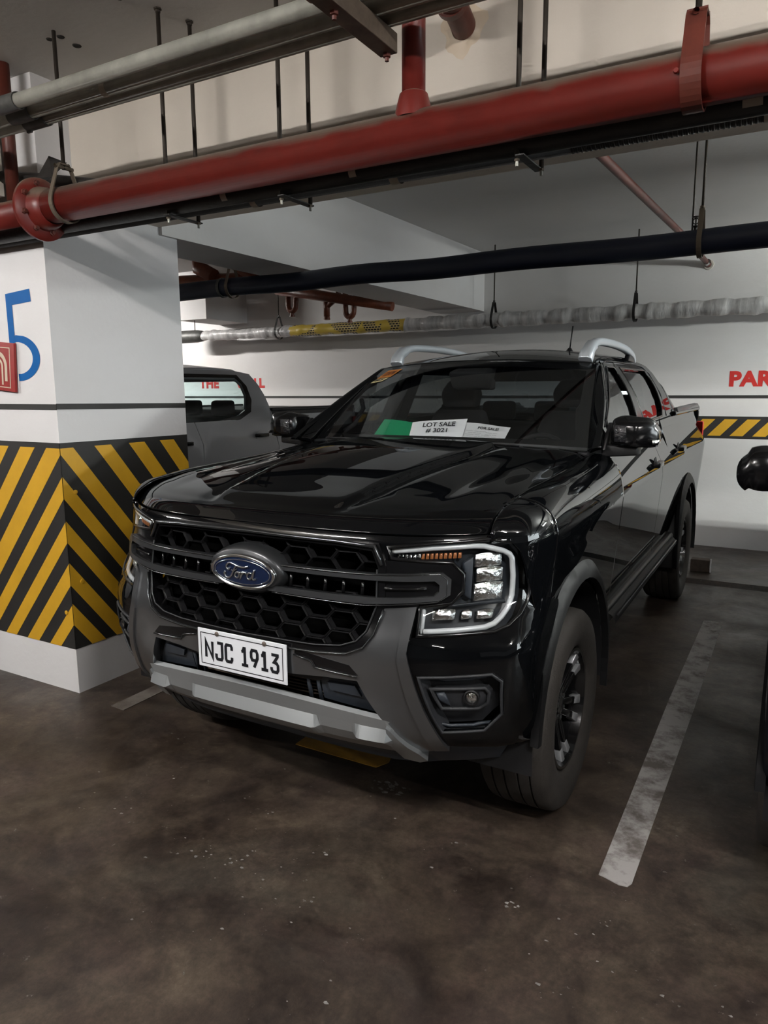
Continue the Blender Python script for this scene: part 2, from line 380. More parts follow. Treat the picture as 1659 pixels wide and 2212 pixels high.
def boxVF(c, s): 
    x, y, z = c; a, b, d = [q/2 for q in s]
    V = [(x+i*a, y+j*b, z+k*d) for i in (-1, 1) for j in (-1, 1) for k in (-1, 1)]
    return V, [[0, 1, 3, 2], [4, 6, 7, 5], [0, 4, 5, 1], [2, 3, 7, 6], [0, 2, 6, 4], [1, 5, 7, 3]]
def box(name, c, s, m, parent=None, bev=0, kind=None, label=None, R=None, seg=2):
    V, F = boxVF((0, 0, 0), s); c = Vector(c)
    V = [(R @ Vector(v) if R else Vector(v))+c for v in V]
    o = ob(name, V, F, m, parent, False, None, kind, label)
    if bev:
        b = o.modifiers.new('bevel', 'BEVEL'); b.width = bev; b.segments = seg; b.limit_method = 'NONE'
        o.data.polygons.foreach_set('use_smooth', [True]*6); b.harden_normals = True
    return o
def hull(name, pts, m, parent=None, bev=0, seg=3, mir=False, label=None):
    res = []
    for s in ((1, -1) if mir else (1,)):
        bm = bmesh.new(); off = OFF.get(parent.name, Vector()) if parent else Vector()
        for p in pts: bm.verts.new(Vector((p[0]*s, p[1], p[2]))-off)
        bmesh.ops.convex_hull(bm, input=bm.verts); bmesh.ops.dissolve_limit(bm, angle_limit=.02, verts=bm.verts, edges=bm.edges)
        if bev: bmesh.ops.bevel(bm, geom=list(bm.edges), offset=bev, segments=seg, affect='EDGES', profile=.5)
        bmesh.ops.recalc_face_normals(bm, faces=bm.faces)
        me = bpy.data.meshes.new(name); bm.to_mesh(me); bm.free(); me.materials.append(MT[m]); me.polygons.foreach_set('use_smooth', [True]*len(me.polygons))
        if not bev: me.polygons.foreach_set('use_smooth', [False]*len(me.polygons))
        o = link(bpy.data.objects.new(name, me), parent)
        if label: o['label'] = label
        res.append(o)
    return res if mir else res[0]
def lathe(name, prof, c, axis, m, parent=None, seg=32, smooth=True, label=None, cap=False):
    """prof: (axial, radius); axis unit vector"""
    A = Vector(axis).normalized(); U = Vector((0, 0, 1)) if abs(A.z) < .9 else Vector((1, 0, 0)); U = (U-A*U.dot(A)).normalized(); W = A.cross(U); c = Vector(c)
    V = [c+A*a+(U*math.cos(2*math.pi*k/seg)+W*math.sin(2*math.pi*k/seg))*r for a, r in prof for k in range(seg)]
    F = [[i*seg+k, i*seg+(k+1) % seg, (i+1)*seg+(k+1) % seg, (i+1)*seg+k] for i in range(len(prof)-1) for k in range(seg)]
    if cap and prof[0][1] > 1e-6: F.append(list(range(seg))[::-1])
    if cap and prof[-1][1] > 1e-6: F.append([(len(prof)-1)*seg+k for k in range(seg)])
    o = ob(name, V, F, m, parent, False, None, None, label)
    if smooth:
        o.data.polygons.foreach_set('use_smooth', [len(p.vertices) == 4 for p in o.data.polygons])
        e = o.modifiers.new('es', 'EDGE_SPLIT'); e.split_angle = math.radians(38)
    return o
def textVF(s, extrude=.0, bold=0.0, spacing=1.0):
    c = bpy.data.curves.new('t', 'FONT'); c.body = s; c.size = 1; c.extrude = extrude; c.offset = bold; c.resolution_u = 4; c.space_character = spacing; c.align_x = 'LEFT'
    o = bpy.data.objects.new('t', c); COL.objects.link(o); dg = bpy.context.evaluated_depsgraph_get(); me = bpy.data.meshes.new_from_object(o.evaluated_get(dg))
    V = [tuple(v.co) for v in me.vertices]; F = [list(p.vertices) for p in me.polygons]
    bpy.data.objects.remove(o); bpy.data.curves.remove(c); bpy.data.meshes.remove(me); return V, F
def text(name, s, O, U, Vv, m, parent, bold=0.0, depth=.001, spacing=1.0, label=None):
    """fit the text's bounding box to the parallelogram O, O+U, O+V (O lower left)"""
    V, F = textVF(s, .01, bold, spacing); x0 = min(v[0] for v in V); x1 = max(v[0] for v in V); y0 = min(v[1] for v in V); y1 = max(v[1] for v in V)
    O, U, Vv = Vector(O), Vector(U), Vector(Vv); Nn = U.cross(Vv).normalized()
    P = [O+U*((v[0]-x0)/(x1-x0))+Vv*((v[1]-y0)/(y1-y0))+Nn*(depth if v[2] > 0 else 0) for v in V]
    return ob(name, P, F, m, parent, label=label)
def poly3(name, pts, nrm, th, m, parent=None, label=None, kind=None):
    """flat polygon in 3D given thickness along nrm"""
    P = [Vector(p) for p in pts]; n = Vector(nrm).normalized(); k = len(P)
    V = [p+n*th for p in P]+P; a = (P[1]-P[0]).cross(P[2]-P[1])
    F = [list(range(k)), list(range(k, 2*k))[::-1]]+[[i, i+k, (i+1) % k+k, (i+1) % k] for i in range(k)]
    if a.dot(n) < 0: F = [f[::-1] for f in F]
    return ob(name, V, F, m, parent, False, None, kind, label)
def clip(poly, ax, lim, keep_less):
    out = []
    for i in range(len(poly)):
        a, b = poly[i-1], poly[i]; ia = (a[ax] <= lim) == keep_less or a[ax] == lim; ib = (b[ax] <= lim) == keep_less or b[ax] == lim
        if ia != ib:
            t = (lim-a[ax])/(b[ax]-a[ax]); out.append((lerp(a[0], b[0], t), lerp(a[1], b[1], t)))
        if ib: out.append(b)
    return out
def clipbox(poly, x0, x1, y0, y1):
    for ax, lim, k in ((0, x0, False), (0, x1, True), (1, y0, False), (1, y1, True)):
        if poly: poly = clip(poly, ax, lim, k)
    return poly

# ================================================================== SETTING
CZ = 3.15
def struct(name, o, label=None, cat=None):
    o['kind'] = 'structure'
    if label: o['label'] = label
    if cat: o['category'] = cat
    return o
struct('floor', box('floor', (0, -1.5, -.05), (26, 20, .1), 'floor_concrete'), 'dark brown stained concrete garage floor', 'floor')
struct('ceiling', box('ceiling', (0, -1.5, CZ+.05), (26, 20, .1), 'ceiling_grey'), 'grey painted concrete ceiling slab', 'ceiling')
wall = struct('wall_back', box('wall_back', (0, 5.35, CZ/2), (26, .1, CZ), 'white_wall'), 'white back wall with black line and hazard band', 'wall')
struct('wall_left', box('wall_left', (-12.95, -1.5, CZ/2), (.1, 20, CZ), 'far_wall'), 'unseen side wall far to the left, darkened to dim reflections', 'wall')
struct('wall_right', box('wall_right', (12.95, -1.5, .6), (.1, 20, 1.2), 'far_wall'), 'low parapet wall far to the right', 'wall')
struct('wall_front', box('wall_front', (0, -11.45, CZ/2), (26, .1, CZ), 'far_wall'), 'unseen wall behind the viewpoint, darkened to dim reflections', 'wall')
# raised concrete strip behind the wheels
hx = [(-12.9, 3.78, 0), (12.9, 3.78, 0), (12.9, 3.84, .03), (-12.9, 3.84, .03), (-12.9, 5.3, .03), (12.9, 5.3, .03), (-12.9, 5.3, 0), (12.9, 5.3, 0)]
struct('trim_1', ob('trim_1', hx, [[0, 1, 2, 3], [3, 2, 5, 4], [0, 3, 4, 6], [1, 7, 5, 2], [6, 4, 5, 7], [0, 6, 7, 1]], 'floor_concrete'), 'low raised concrete strip along the foot of the back wall', 'kerb')
# near lateral beam
struct('trim_2', box('trim_2', (4.0, .235, (2.58+CZ)/2), (17.8, .57, CZ-2.58), 'beam_wall'), 'deep cream painted concrete beam behind the pipes', 'beam')
struct('trim_3', box('trim_3', (-9.0, .235, (2.58+CZ)/2), (7.8, .57, CZ-2.58), 'beam_wall'), 'cream concrete beam left of the pillar', 'beam')
# depth beam to the back wall
bx = [(-1.665, .52, 2.535), (-1.575, 5.3, 2.515), (-1.575, 5.3, CZ), (-1.665, .52, CZ), (-2.12, .52, 2.535), (-2.12, 5.3, 2.515), (-2.12, 5.3, CZ), (-2.12, .52, CZ)]
struct('trim_4', ob('trim_4', bx, [[0, 1, 2, 3], [4, 7, 6, 5], [0, 4, 5, 1], [3, 2, 6, 7], [0, 3, 7, 4], [1, 5, 6, 2]], 'white_wall'), 'white concrete beam running from the pillar to the back wall', 'beam')
struct('trim_5', box('trim_5', (-2.2, -5.85, (2.6+CZ)/2), (.62, 11.1, CZ-2.6), 'beam_wall'), 'cream concrete beam running from the pillar towards the viewpoint', 'beam')
struct('trim_6', box('trim_6', (-5.3, 4.9, (2.55+CZ)/2), (.5, .8, CZ-2.55), 'white_wall'), 'white concrete beam stub on the back wall behind the silver pickup', 'beam')

# pillar
PX, PY = -1.69, -.25; PX0, PY1 = -2.62, .66
pil = struct('pillar', box('pillar', ((PX+PX0)/2, (PY+PY1)/2, CZ/2), (PX-PX0, PY1-PY, CZ), 'pillar_white'), 'square white pillar with yellow and black hazard stripes', 'pillar')
Z0, Z1 = .253, 1.347
def front_poly(name, pts, m, th, base=0, label=None): return poly3(name, [(x, PY-base, z) for x, z in pts], (0, -1, 0), th, m, pil, label)
def side_poly(name, pts, m, th, base=0, label=None): return poly3(name, [(PX+base, y, z) for y, z in pts], (1, 0, 0), th, m, pil, label)
front_poly('hazard_band', [(PX0, Z0), (PX+.002, Z0), (PX+.002, 1.375), (PX0, 1.375)], 'stripe_black', .002)
side_poly('hazard_band', [(PY-.002, Z0), (PY1, Z0), (PY1, 1.37), (PY-.002, 1.375)], 'stripe_black', .002)
yel = [(1.311, 1.47), (1.08, 1.196), (.844, .957), (.61, .73), (.39, .50), (1.58, 1.72), (1.84, 1.97), (2.09, 2.22)]
for a, b_ in yel:
    q = clipbox([(PX, a), (PX, b_), (PX-1.2, b_-1.2*1.15), (PX-1.2, a-1.2*1.15)], PX0, PX, Z0, Z1)
    if len(q) > 2: front_poly('yellow_stripe', q, 'stripe_yellow', .001, .002)
for a, b_ in [(1.314, 1.449), (1.08, 1.198), (.844, .962), (.61, .735), (.39, .51), (1.624, 1.767), (1.93, 2.08), (2.235, 2.38)]:
    q = clipbox([(PY, a), (PY, b_), (PY+1.2, b_-1.2*1.3), (PY+1.2, a-1.2*1.3)], PY, PY1, Z0, Z1)
    if len(q) > 2: side_poly('yellow_stripe', q, 'stripe_yellow', .001, .002)
front_poly('black_line', [(PX0, 1.545), (PX+.002, 1.545), (PX+.002, 1.575), (PX0, 1.575)], 'stripe_black', .002)
side_poly('black_line', [(PY-.002, 1.548), (PY1, 1.535), (PY1, 1.565), (PY-.002, 1.578)], 'stripe_black', .002)
# steel corner guard with round bolts, painted over by the stripes: bolts only
for y_, z_ in ((PY+.07, 1.11), (PY+.07, .62), (PY-.0, .0)):
    if z_ > 0: lathe('guard_bolt', [(0, .013), (.004, .013), (.006, .008), (.006, 0)], (PX+.002, y_, z_), (1, 0, 0), 'stripe_yellow', pil, 14)
lathe('guard_bolt', [(0, .012), (.004, .012), (.006, .007), (.006, 0)], (PX-.05, PY-.002, .455), (0, -1, 0), 'stripe_yellow', pil, 14)
# blue numerals "A5": 5 as a band polygon
def fx5(u, v): return (-2.03+u*.225, 1.695+v*.45)
five = [(.0, 1.0), (.90, 1.04), (.92, .90), (.22, .86), (.22, .48)]
o5 = [(.22+.0, .48)]
cx5, cz5 = .25, .265
outer5 = [(cx5+.83*math.sin(a), cz5+.265*math.cos(a)) for a in rng(.35, 2.95, 16)]
inner5 = [(cx5+.57*math.sin(a), cz5+.185*math.cos(a)) for a in rng(2.95, .0, 16)]
poly = [(0, 1), (.90, 1.03), (.92, .89), (.22, .87), (.22, .515)]+[(cx5+.2*0, .53)]+outer5+[(.25, 0.0), (.25, .085)]+inner5+[(0, .42)]
vc, fc = fill2d([fx5(*p) for p in poly], (), .05)
n_ = len(vc)
ob('number_five', [(x, PY-.002, z) for x, z in vc]+[(x, PY, z) for x, z in vc], [f[::-1] if True else f for f in fc], 'blue_number', pil, label='blue painted number five')
text('letter_a', 'A', (-2.43, PY, 1.70), (.33, 0, 0), (0, 0, .43), 'blue_number', pil, bold=.02, depth=.0025, label='blue painted letter before the five')
# red square sign hooked on the pillar
sg = thing('wall_sign', 'red square sign with cream arch emblem over the blue number on the pillar', 'sign', (-2.08, PY, 1.77))
sR = Matrix.Rotation(math.radians(5), 3, 'Y')
def sgp(x, z, d=0): return sR @ Vector((x, 0, z))+Vector((-2.105, PY-.006-d, 1.775))
box('sign_board', (-2.105, PY-.012, 1.775), (.25, .014, .255), 'sign_red', sg, .002, R=sR)
def sgpoly(name, pts, d=.008):
    return poly3(name, [sgp(x, z, .013) for x, z in pts], (0, -1, 0), .0015, 'sign_cream', sg)
for p4 in ([(-.105, .103), (.085, .103), (.085, .098), (-.105, .098)], [(-.105, -.105), (.085, -.105), (.085, -.11), (-.105, -.11)], [(.085, .103), (.09, .103), (.09, -.11), (.085, -.11)], [(-.11, .103), (-.105, .103), (-.105, -.11), (-.11, -.11)]):
    sgpoly('border_line', p4)
for R_, w_, zb_ in ((.075, .022, -.075), (.04, .014, -.095)):
    oc = [(-.01+R_*math.cos(a), .0+R_*1.05*math.sin(a)) for a in rng(0, math.pi, 14)]
    ic = [(-.01+(R_-w_)*math.cos(a), .0+(R_-w_)*1.05*math.sin(a)) for a in rng(math.pi, 0, 14)]
    for k in range(14): sgpoly('arch_line', [oc[k], oc[k+1], ic[13-k], ic[14-k]]) if R_ > 1 else None
    V2 = oc+[(-.01-R_, zb_), (-.01-R_+w_, zb_)]+ic+[(-.01+R_-w_, zb_), (-.01+R_, zb_)]
    vv, ff = fill2d(V2, (), .03)
    ob('arch_emblem', [sgp(x, z, .0145) for x, z in vv], [f[::-1] for f in ff], 'sign_cream', sg)
# back wall paint
def wpoly(name, pts, m, th=.002, base=0, label=None): return poly3(name, [(x, 5.3-base, z) for x, z in pts], (0, -1, 0), th, m, wall, label)
wpoly('black_line', [(-12.9, 1.533), (12.9, 1.533), (12.9, 1.564), (-12.9, 1.564)], 'stripe_black')
wpoly('hazard_band', [(-12.9, 1.137), (12.9, 1.137), (12.9, 1.357), (-12.9, 1.357)], 'stripe_black')
x = .855-.203*24
while x < 4.5:
    wpoly('yellow_stripe', [(x, 1.163), (x+.118, 1.163), (x+.118+.15, 1.328), (x+.15, 1.328)], 'stripe_yellow', .001, .002); x += .203
text('painted_lettering', 'PARK', (1.022, 5.3, 1.648), (.535, 0, 0), (0, 0, .152), 'letter_red', wall, bold=.05, depth=.002, spacing=1.05, label='red painted word PARK')
text('painted_lettering', 'THE', (-5.98, 5.3, 1.672), (.37, 0, 0), (0, 0, .14), 'letter_red', wall, bold=.05, depth=.002, spacing=1.05, label='red painted word THE')
text('painted_lettering', 'WALL', (-5.30, 5.3, 1.672), (.52, 0, 0), (0, 0, .135), 'letter_red', wall, bold=.05, depth=.002, spacing=1.02, label='red painted word WALL')
# floor markings
def fpoly(name, pts, m, lab):
    o = poly3(name, [(x, y, 0) for x, y in pts], (0, 0, 1), .003, m); struct(name, o, lab, 'floor marking'); return o
rag = [(1.164, -.398), (1.185, -.402), (1.215, -.412), (1.235, -.418), (1.262, -.414), (1.272, -.391)]
fpoly('parking_line', rag+[(1.285, 1.2), (1.285, 2.75), (1.165, 2.75), (1.155, 1.2)], 'road_white', 'worn white parking line right of the black pickup')
fpoly('parking_line', [(-1.40, -.28), (-1.30, -.285), (-1.325, 2.8), (-1.43, 2.8)], 'road_faint', 'faded pale parking line beside the striped pillar')
fpoly('yellow_marking', [(-.296, -.150), (.14, -.150), (.17, -.085), (.15, -.02), (-.296, -.03)], 'road_yellow', 'yellow painted bar on the floor under the black pickup bumper')
# worn paint flecks scattered on the floor
FL = [(.275, -.255, .07, 26), (.215, -.267, .05, 8), (-.107, -.96, .05, 9), (.008, -.955, .03, 5), (.362, -.975, .03, 6), (-.546, -.921, .04, 5), (-.798, -.383, .05, 8), (.954, -.682, .05, 6), (1.225, -.614, .03, 5), (1.169, -.966, .05, 5),
      (.228, -.743, .10, 6), (.125, -.919, .1, 6), (-.132, -.674, .15, 8), (.651, -.539, .15, 6), (.3, -.8, .6, 30), (-.6, -.8, .6, 30), (1.3, -.8, .4, 16), (.2, -1.2, .5, 22)]
rf = random.Random(3); V = []; F = []
for fx_, fy_, sp_r, cnt_ in FL:
    for _ in range(cnt_):
        a = rf.uniform(0, 6.28); d = sp_r*rf.random()**.7; px_, py_ = fx_+d*math.cos(a), fy_+d*math.sin(a)*.8; r_ = rf.choice((.002, .003, .004, .006, .009))*(1.5 if cnt_ == 26 else .8); k = rf.randint(4, 7); b0 = len(V)
        for i in range(k): q = 6.283*i/k; rr = r_*rf.uniform(.5, 1.3); V.append((px_+rr*math.cos(q), py_+rr*.7*math.sin(q), .0012))
        F.append(list(range(b0, b0+k)))
fl = ob('paint_flecks', V, F, 'old_paint'); tag(fl, 'pale paint flecks scattered over the dark garage floor', 'paint flecks', kind='stuff')
# anchor holes in the ceiling
for hxx, hy in ((-1.21, -.36), (-1.27, -.37), (-1.22, -.27), (-.74, -.45)):
    s_ = random.uniform(.011, .018)
    struct('anchor_hole', lathe('anchor_hole', [(0, s_*1.3), (.004, s_), (.004, 0)], (hxx-.05, hy-.04, CZ), (0, 0, -1), 'hole', None, 9), 'small dark anchor hole in the grey ceiling', 'hole')['group'] = 'anchor holes in the ceiling'
# plaster stain collar where the red elbow enters the beam
pc = struct('plaster_patch', lathe('plaster_patch', [(0, .085), (.004, .07), (.012, .055), (.012, .04)], (.473, -.05, 2.925), (0, -1, 0), 'sign_cream', None, 26), 'cream plaster ring where the red pipe enters the beam', 'plaster')
for v in pc.data.vertices:
    a = math.atan2(v.co.z-2.925, v.co.x-.473); k = 1+.14*math.sin(3*a+.6)+.1*math.sin(7*a)
    if v.co.y > -.058: v.co.x = .473+(v.co.x-.473)*k; v.co.z = 2.925+(v.co.z-2.925)*k

# ================================================================== LAMPS (out of view; the garage's own light)
for i, (lx, ly, lz, dr, pw) in enumerate(LAMPS):
    t = thing('ceiling_lamp', ['twin tube batten lamp right of the viewpoint', 'twin tube batten lamp left of the viewpoint', 'tube batten lamp in front of the silver pickup', 'tube batten lamp in front of the far right bays', 'tube batten lamp over the bay right of the black pickup', 'tube batten lamp over the silver pickup', 'tube batten lamp across the aisle to the left', 'tube batten lamp across the aisle to the right'][i], 'lamp', (lx, ly, CZ))
    box('lamp_body', (lx, ly, CZ-.025), (1.25, .12, .05), 'lamp_body', t, .005)
    mat('tube_glow_%d' % i, (1, 1, 1), .3, emit=(1, .975, .94) if i != 4 else (.95, 1, .965), es=pw*4.0)
    for d in (-.035, .035): tube('lamp_tube', [(lx-.58, ly+d, lz-.01), (lx+.58, ly+d, lz-.01)], .013, 'tube_glow_%d' % i, t, 8)
    for d in (-.6, .6): box('lamp_socket', (lx+d, ly, (lz+CZ)/2-.02), (.03, .11, CZ-lz+.02), 'lamp_body', t, .004)

# ================================================================== PIPEWORK
def pipe(name, path, r, m, label, cat='pipe', group=None, seg=20, parts=None):
    c = sum((Vector(p) for p in path), Vector())/len(path)
    t = thing(name, label, cat, c, group)
    tube('pipe_run', path, r, m, t, seg)
    return t
def rod(name, x, y, z0, z1, r, m, label, group=None, x1=None, y1=None, nut=True):
    t = thing(name, label, 'rod', (x, y, z0), group)
    tube('rod', [(x, y, z0), (x1 if x1 is not None else x, y1 if y1 is not None else y, z1)], r, m, t, 8)
    if nut: lathe('anchor_nut', [(0, .016), (.006, .016), (.008, .011), (.016, .011), (.016, 0)], (x1 if x1 is not None else x, y1 if y1 is not None else y, CZ), (0, 0, -1), m, t, 6)
    return t
# big red main
RY, RZ, RR = -.45, 2.455, .071
rp = thing('red_pipe', 'thick red fire main running below the beam', 'pipe', (0, RY, RZ))
tube('pipe_run', [(-1.38, RY, RZ), (12.8, RY, RZ)], RR, 'red_pipe', rp, 40)
tube('pipe_run', [(-1.38, RY, RZ), (-12.8, RY, RZ)], .058, 'red_pipe', rp, 32)
lathe('flange', [(-.02, .058), (-.012, .128), (.0, .135), (.014, .135), (.02, .128), (.03, .095), (.06, .088), (.085, .078), (.09, .07)], (-1.42, RY, RZ-.005), (1, 0, 0), 'red_pipe', rp, 36)
for k in range(8):
    a = k*math.pi/4+.3
    lathe('flange_bolt', [(0, .014), (.012, .014), (.014, .009), (.022, .009), (.022, 0)], (-1.4+.0, RY+.105*math.cos(a), RZ+.105*math.sin(a)), (1, 0, 0), 'red_brown', rp, 6)
lathe('branch_socket', [(0, .062), (.03, .058), (.075, .046), (.08, .038)], (.479, RY, RZ+.045), (0, 0, 1), 'red_pipe', rp, 28)
tube('branch_pipe', [(.479, RY, RZ+.1), (.479, RY, CZ)], .038, 'red_pipe', rp, 24)
# elbow branch into beam
el = thing('red_elbow_pipe', 'dark red elbow pipe entering the beam through the stained plaster', 'pipe', (.49, -.2, 2.9))
arc = [(.53, -.35, 3.14), (.53, -.35, 3.02)]+[(.53-.0*k, -.35+.08*(1-math.cos(a)), 3.0-.08*math.sin(a)) for k, a in enumerate(rng(0, 1.35, 6))]+[(.48, -.05, 2.925), (.475, .0, 2.915)]
tube('elbow', arc, .044, 'red_brown', el, 22)
lathe('elbow_collar', [(0, .046), (0, .054), (.03, .054), (.03, .046)], (.515, -.255, 2.926), (-.17, .98, 0), 'red_brown', el, 24)
# hangers of the red pipe
def clevis(x, lab, w, mt='red_brown', top=None):
    t = thing('pipe_hanger', lab, 'hanger', (x, RY, RZ+RR))
    sec = [(-.5*w, -.0035), (.5*w, -.0035), (.5*w, .0035), (-.5*w, .0035)]
    rr = RR+.006; zt = RZ+RR+.09
    path = [(x, RY-.018, zt), (x, RY-.035, zt-.02)]+[(x, RY-rr*math.cos(a), RZ-rr*math.sin(a)) for a in rng(-.35, math.pi+.35, 20)]+[(x, RY+.035, zt-.02), (x, RY+.018, zt)]
    V = []; F = []
    for p in path:
        d = Vector((0, p[1]-RY, p[2]-RZ)); d.normalize()
        for a, b_ in ((-w/2, 0), (w/2, 0), (w/2, .006), (-w/2, .006)): V.append(Vector(p)+Vector((a, 0, 0))+d*b_)
    n = len(path)
    for i in range(n-1):
        for k in range(4): F.append([i*4+k, i*4+(k+1) % 4, (i+1)*4+(k+1) % 4, (i+1)*4+k])
    F += [[0, 1, 2, 3], [n*4-1, n*4-2, n*4-3, n*4-4]]
    ob('strap', V, F, mt, t)
    lathe('cross_bolt', [(-.045, .009), (.045, .009)], (x, RY, zt-.012), (0, 1, 0), mt, t, 8)
    box('top_plate', (x, RY, zt+.0), (w, .05, .008), mt, t, .002)
    tube('rod', [(x, RY, zt-.02), (x, RY, CZ)], .0085, 'rod_steel', t, 8)
    return t
t_ = clevis(1.325, 'painted brown strap hanger on the right end of the red pipe', .052)
lathe('strap_bolt', [(0, .008), (.008, .006), (.008, 0)], (1.29, RY-.078, RZ-.0), (0, -1, 0), 'red_pipe', t_, 10)
clevis(-1.24, 'rusty band hanger beside the flange of the red pipe', .022, 'rod_dusty')
# trapeze hangers behind: rods, clamps and the two dark pipes
for i, (xa, la) in enumerate(((-.72, 'left pair'), (-.13, 'middle pair'), (.80, 'right pair'))):
    for j, yy in enumerate((-.36, -.22)):
        xx = xa+(.035 if j else 0)+(0 if i < 2 else -.0)
        rod('threaded_rod', xx, yy, 2.36, CZ, .0085, 'rod_steel', 'thin dark steel rod, %s rod of the %s behind the red pipe' % (('front', 'rear')[j], la), 'threaded rods')
    t = thing('pipe_clamp', ['leftmost','middle','rightmost'][i]+' clamp bracket under the dark pipes', 'bracket', (xa+.02, -.29, 2.37), 'clamps under the dark pipes')
    box('clamp_bar', (xa+.018, -.29, 2.359), (.03, .20, .006), 'black_pipe', t, .002)
    for j, yy in enumerate((-.36, -.22)):
        lathe('clamp_bolt', [(0, .005), (.022, .005), (.022, 0)], (xa+.035*j, yy, 2.356), (0, 0, -1), 'galv', t, 8)
        lathe('nut', [(0, .009), (.007, .009), (.007, 0)], (xa+.035*j, yy, 2.356), (0, 0, -1), 'rod_dusty', t, 6)
dp = pipe('dark_pipe', [(-12.8, -.34, 2.400), (12.8, -.34, 2.405)], .034, 'black_pipe', 'black pipe hidden close behind the red pipe, nearer one', group=None)
dp2 = thing('corrugated_pipe', 'black ribbed conduit just behind and below the red pipe', 'pipe', (0, -.27, 2.40))
tube('pipe_run', [(-12.8, -.27, 2.398), (.95, -.27, 2.404)], .033, 'black_pipe', dp2, 20)
prof = []
for k in range(250): prof += [(k*.014, .033), (k*.014+.006, .033), (k*.014+.008, .0312), (k*.014+.012, .0312)]
lathe('ribbed_run', prof, (.95, -.27, 2.404), (1, 0, 0), 'black_pipe', dp2, 18)
for k, (a, b_, c_, dx) in enumerate(((1.44, -.345, 2.410, .05), (1.49, -.27, 2.403, .05), (.30, -.27, 2.40, .035), (.18, -.345, 2.409, .03), (-.34, -.27, 2.4, .03), (-.42, -.345, 2.408, .03))):
    lathe('paper_tag', [(0, .0345), (dx, .0345)], (a, b_, c_), (1, 0, 0), 'white_tag', dp if b_ < -.3 else dp2, 20)
bp_ = pipe('sagging_black_pipe', [(-3.4, -.32, 2.86), (-2.2, -.3, 2.745), (-1.6, -.29, 2.64), (-1.15, -.22, 2.56), (-.8, -.16, 2.5), (-.55, -.14, 2.46)], .03, 'black_pipe', 'black flexible pipe sloping down to the left behind the flange')
hull('torn_flap', [(-1.47, -.42, 2.60), (-1.36, -.42, 2.59), (-1.33, -.36, 2.66), (-1.40, -.40, 2.69), (-1.52, -.36, 2.60)], 'black_pipe', bp_)
vr = pipe('red_downpipe', [(-1.72, -.37, CZ), (-1.72, -.37, 2.54)], .03, 'red_brown', 'dark red vertical pipe in front of the pillar top')
# three steel conduits
for i, (yy, lab, x0) in enumerate(((-.757, 'upper galvanised conduit, nearest of the three', -1.14), (-.662, 'middle galvanised conduit of the three', -1.19), (-.588, 'lower galvanised conduit, rearmost of the three', -1.20))):
    t = pipe('conduit', [(-6, yy, 2.75), (12.8, yy, 2.75)], .0265, 'galv', lab, 'pipe', 'galvanised conduits')
    lathe('coupling', [(-.07, .028), (-.07, .032), (.06, .032), (.06, .028)], (x0, yy, 2.75), (1, 0, 0), 'galv_dark', t, 22)
    if i == 2: box('clip_screw', (x0-.06, yy, 2.716), (.03, .012, .012), 'galv_dark', t, .003)
    if i == 1: lathe('paper_tag', [(0, .0275), (.03, .0275)], (-.71, yy, 2.75), (1, 0, 0), 'white_tag', t, 20)
for xx, yy in ((-1.24, -.5),): pass
t = thing('square_tube_bracket', 'rusty square steel tube bracket carrying the three conduits', 'bracket', (.445, -.8, 2.7))
box('square_tube', (.445, -.80, 2.690), (.06, .50, .058), 'square_tube', t, .003)
box('tube_mouth', (.445, -.549, 2.693), (.044, .004, .044), 'hole', t)
for yy in (-.565, -.86):
    lathe('lower_nut', [(0, .013), (.012, .013), (.014, .007), (.024, .007), (.024, 0)], (.445, yy, 2.664), (0, 0, -1), 'red_brown', t, 6)
    tube('rod', [(.445, yy-.0, 2.70), (.445, yy, CZ)], .008, 'rod_steel', t, 8)
box('saddle', (.375, -.86, 2.73), (.05, .05, .04), 'red_brown', t, .006)
# blue pipe
bl = thing('blue_pipe', 'thick dark navy blue pipe crossing above both pickups', 'pipe', (0, 1.85, 2.44))
V, F = tubeVF([(x_, 1.85+.005*math.sin(x_*7), 2.438+.005*math.sin(x_*5+1)) for x_ in rng(-12.8, 12.8, 220)], .068, 28)
ob('pipe_run', V, F, 'blue_pipe', bl, True)
lathe('pipe_band', [(-.012, .07), (-.012, .075), (.012, .075), (.012, .07)], (-2.40, 1.85, 2.44), (1, 0, .05), 'galv_dark', bl, 28)
def loop_hanger(name, x, y, zc, r, lab, grp, mt='rod_dusty', zt=CZ):
    t = thing(name, lab, 'hanger', (x, y, zc), grp)
    pth = [(x, y-r*math.cos(a), zc-r*math.sin(a)) for a in rng(-.15, math.pi+.15, 16)]+[(x, y+.02, zc+r+.09), (x, y-.02, zc+r+.09)]
    sec = [(-.013, -.003), (.013, -.003), (.013, .003), (-.013, .003)]
    V = []; F = []; n = len(pth)
    for i, p in enumerate(pth):
        d = Vector((0, p[1]-y, p[2]-zc)); d.normalize()
        for a, b_ in ((-.013, 0), (.013, 0), (.013, .005), (-.013, .005)): V.append(Vector(p)+Vector((a, 0, 0))+d*b_)
    for i in range(n):
        for k in range(4): F.append([i*4+k, i*4+(k+1) % 4, ((i+1) % n)*4+(k+1) % 4, ((i+1) % n)*4+k])
    ob('strap', V, F, mt, t)
    tube('rod', [(x, y, zc+r+.08), (x, y, zt)], .007, 'rod_steel', t, 8)
    lathe('nut', [(0, .013), (.012, .013), (.012, 0)], (x, y, zc+r+.1), (0, 0, 1), mt, t, 6)
    return t
loop_hanger('loop_hanger', 1.09, 1.85, 2.438, .080, 'dusty strap hanger holding the blue pipe at the right', 'pipe strap hangers')
loop_hanger('loop_hanger', -2.3, 1.85, 2.438, .080, 'strap hanger holding the blue pipe at the left', 'pipe strap hangers')
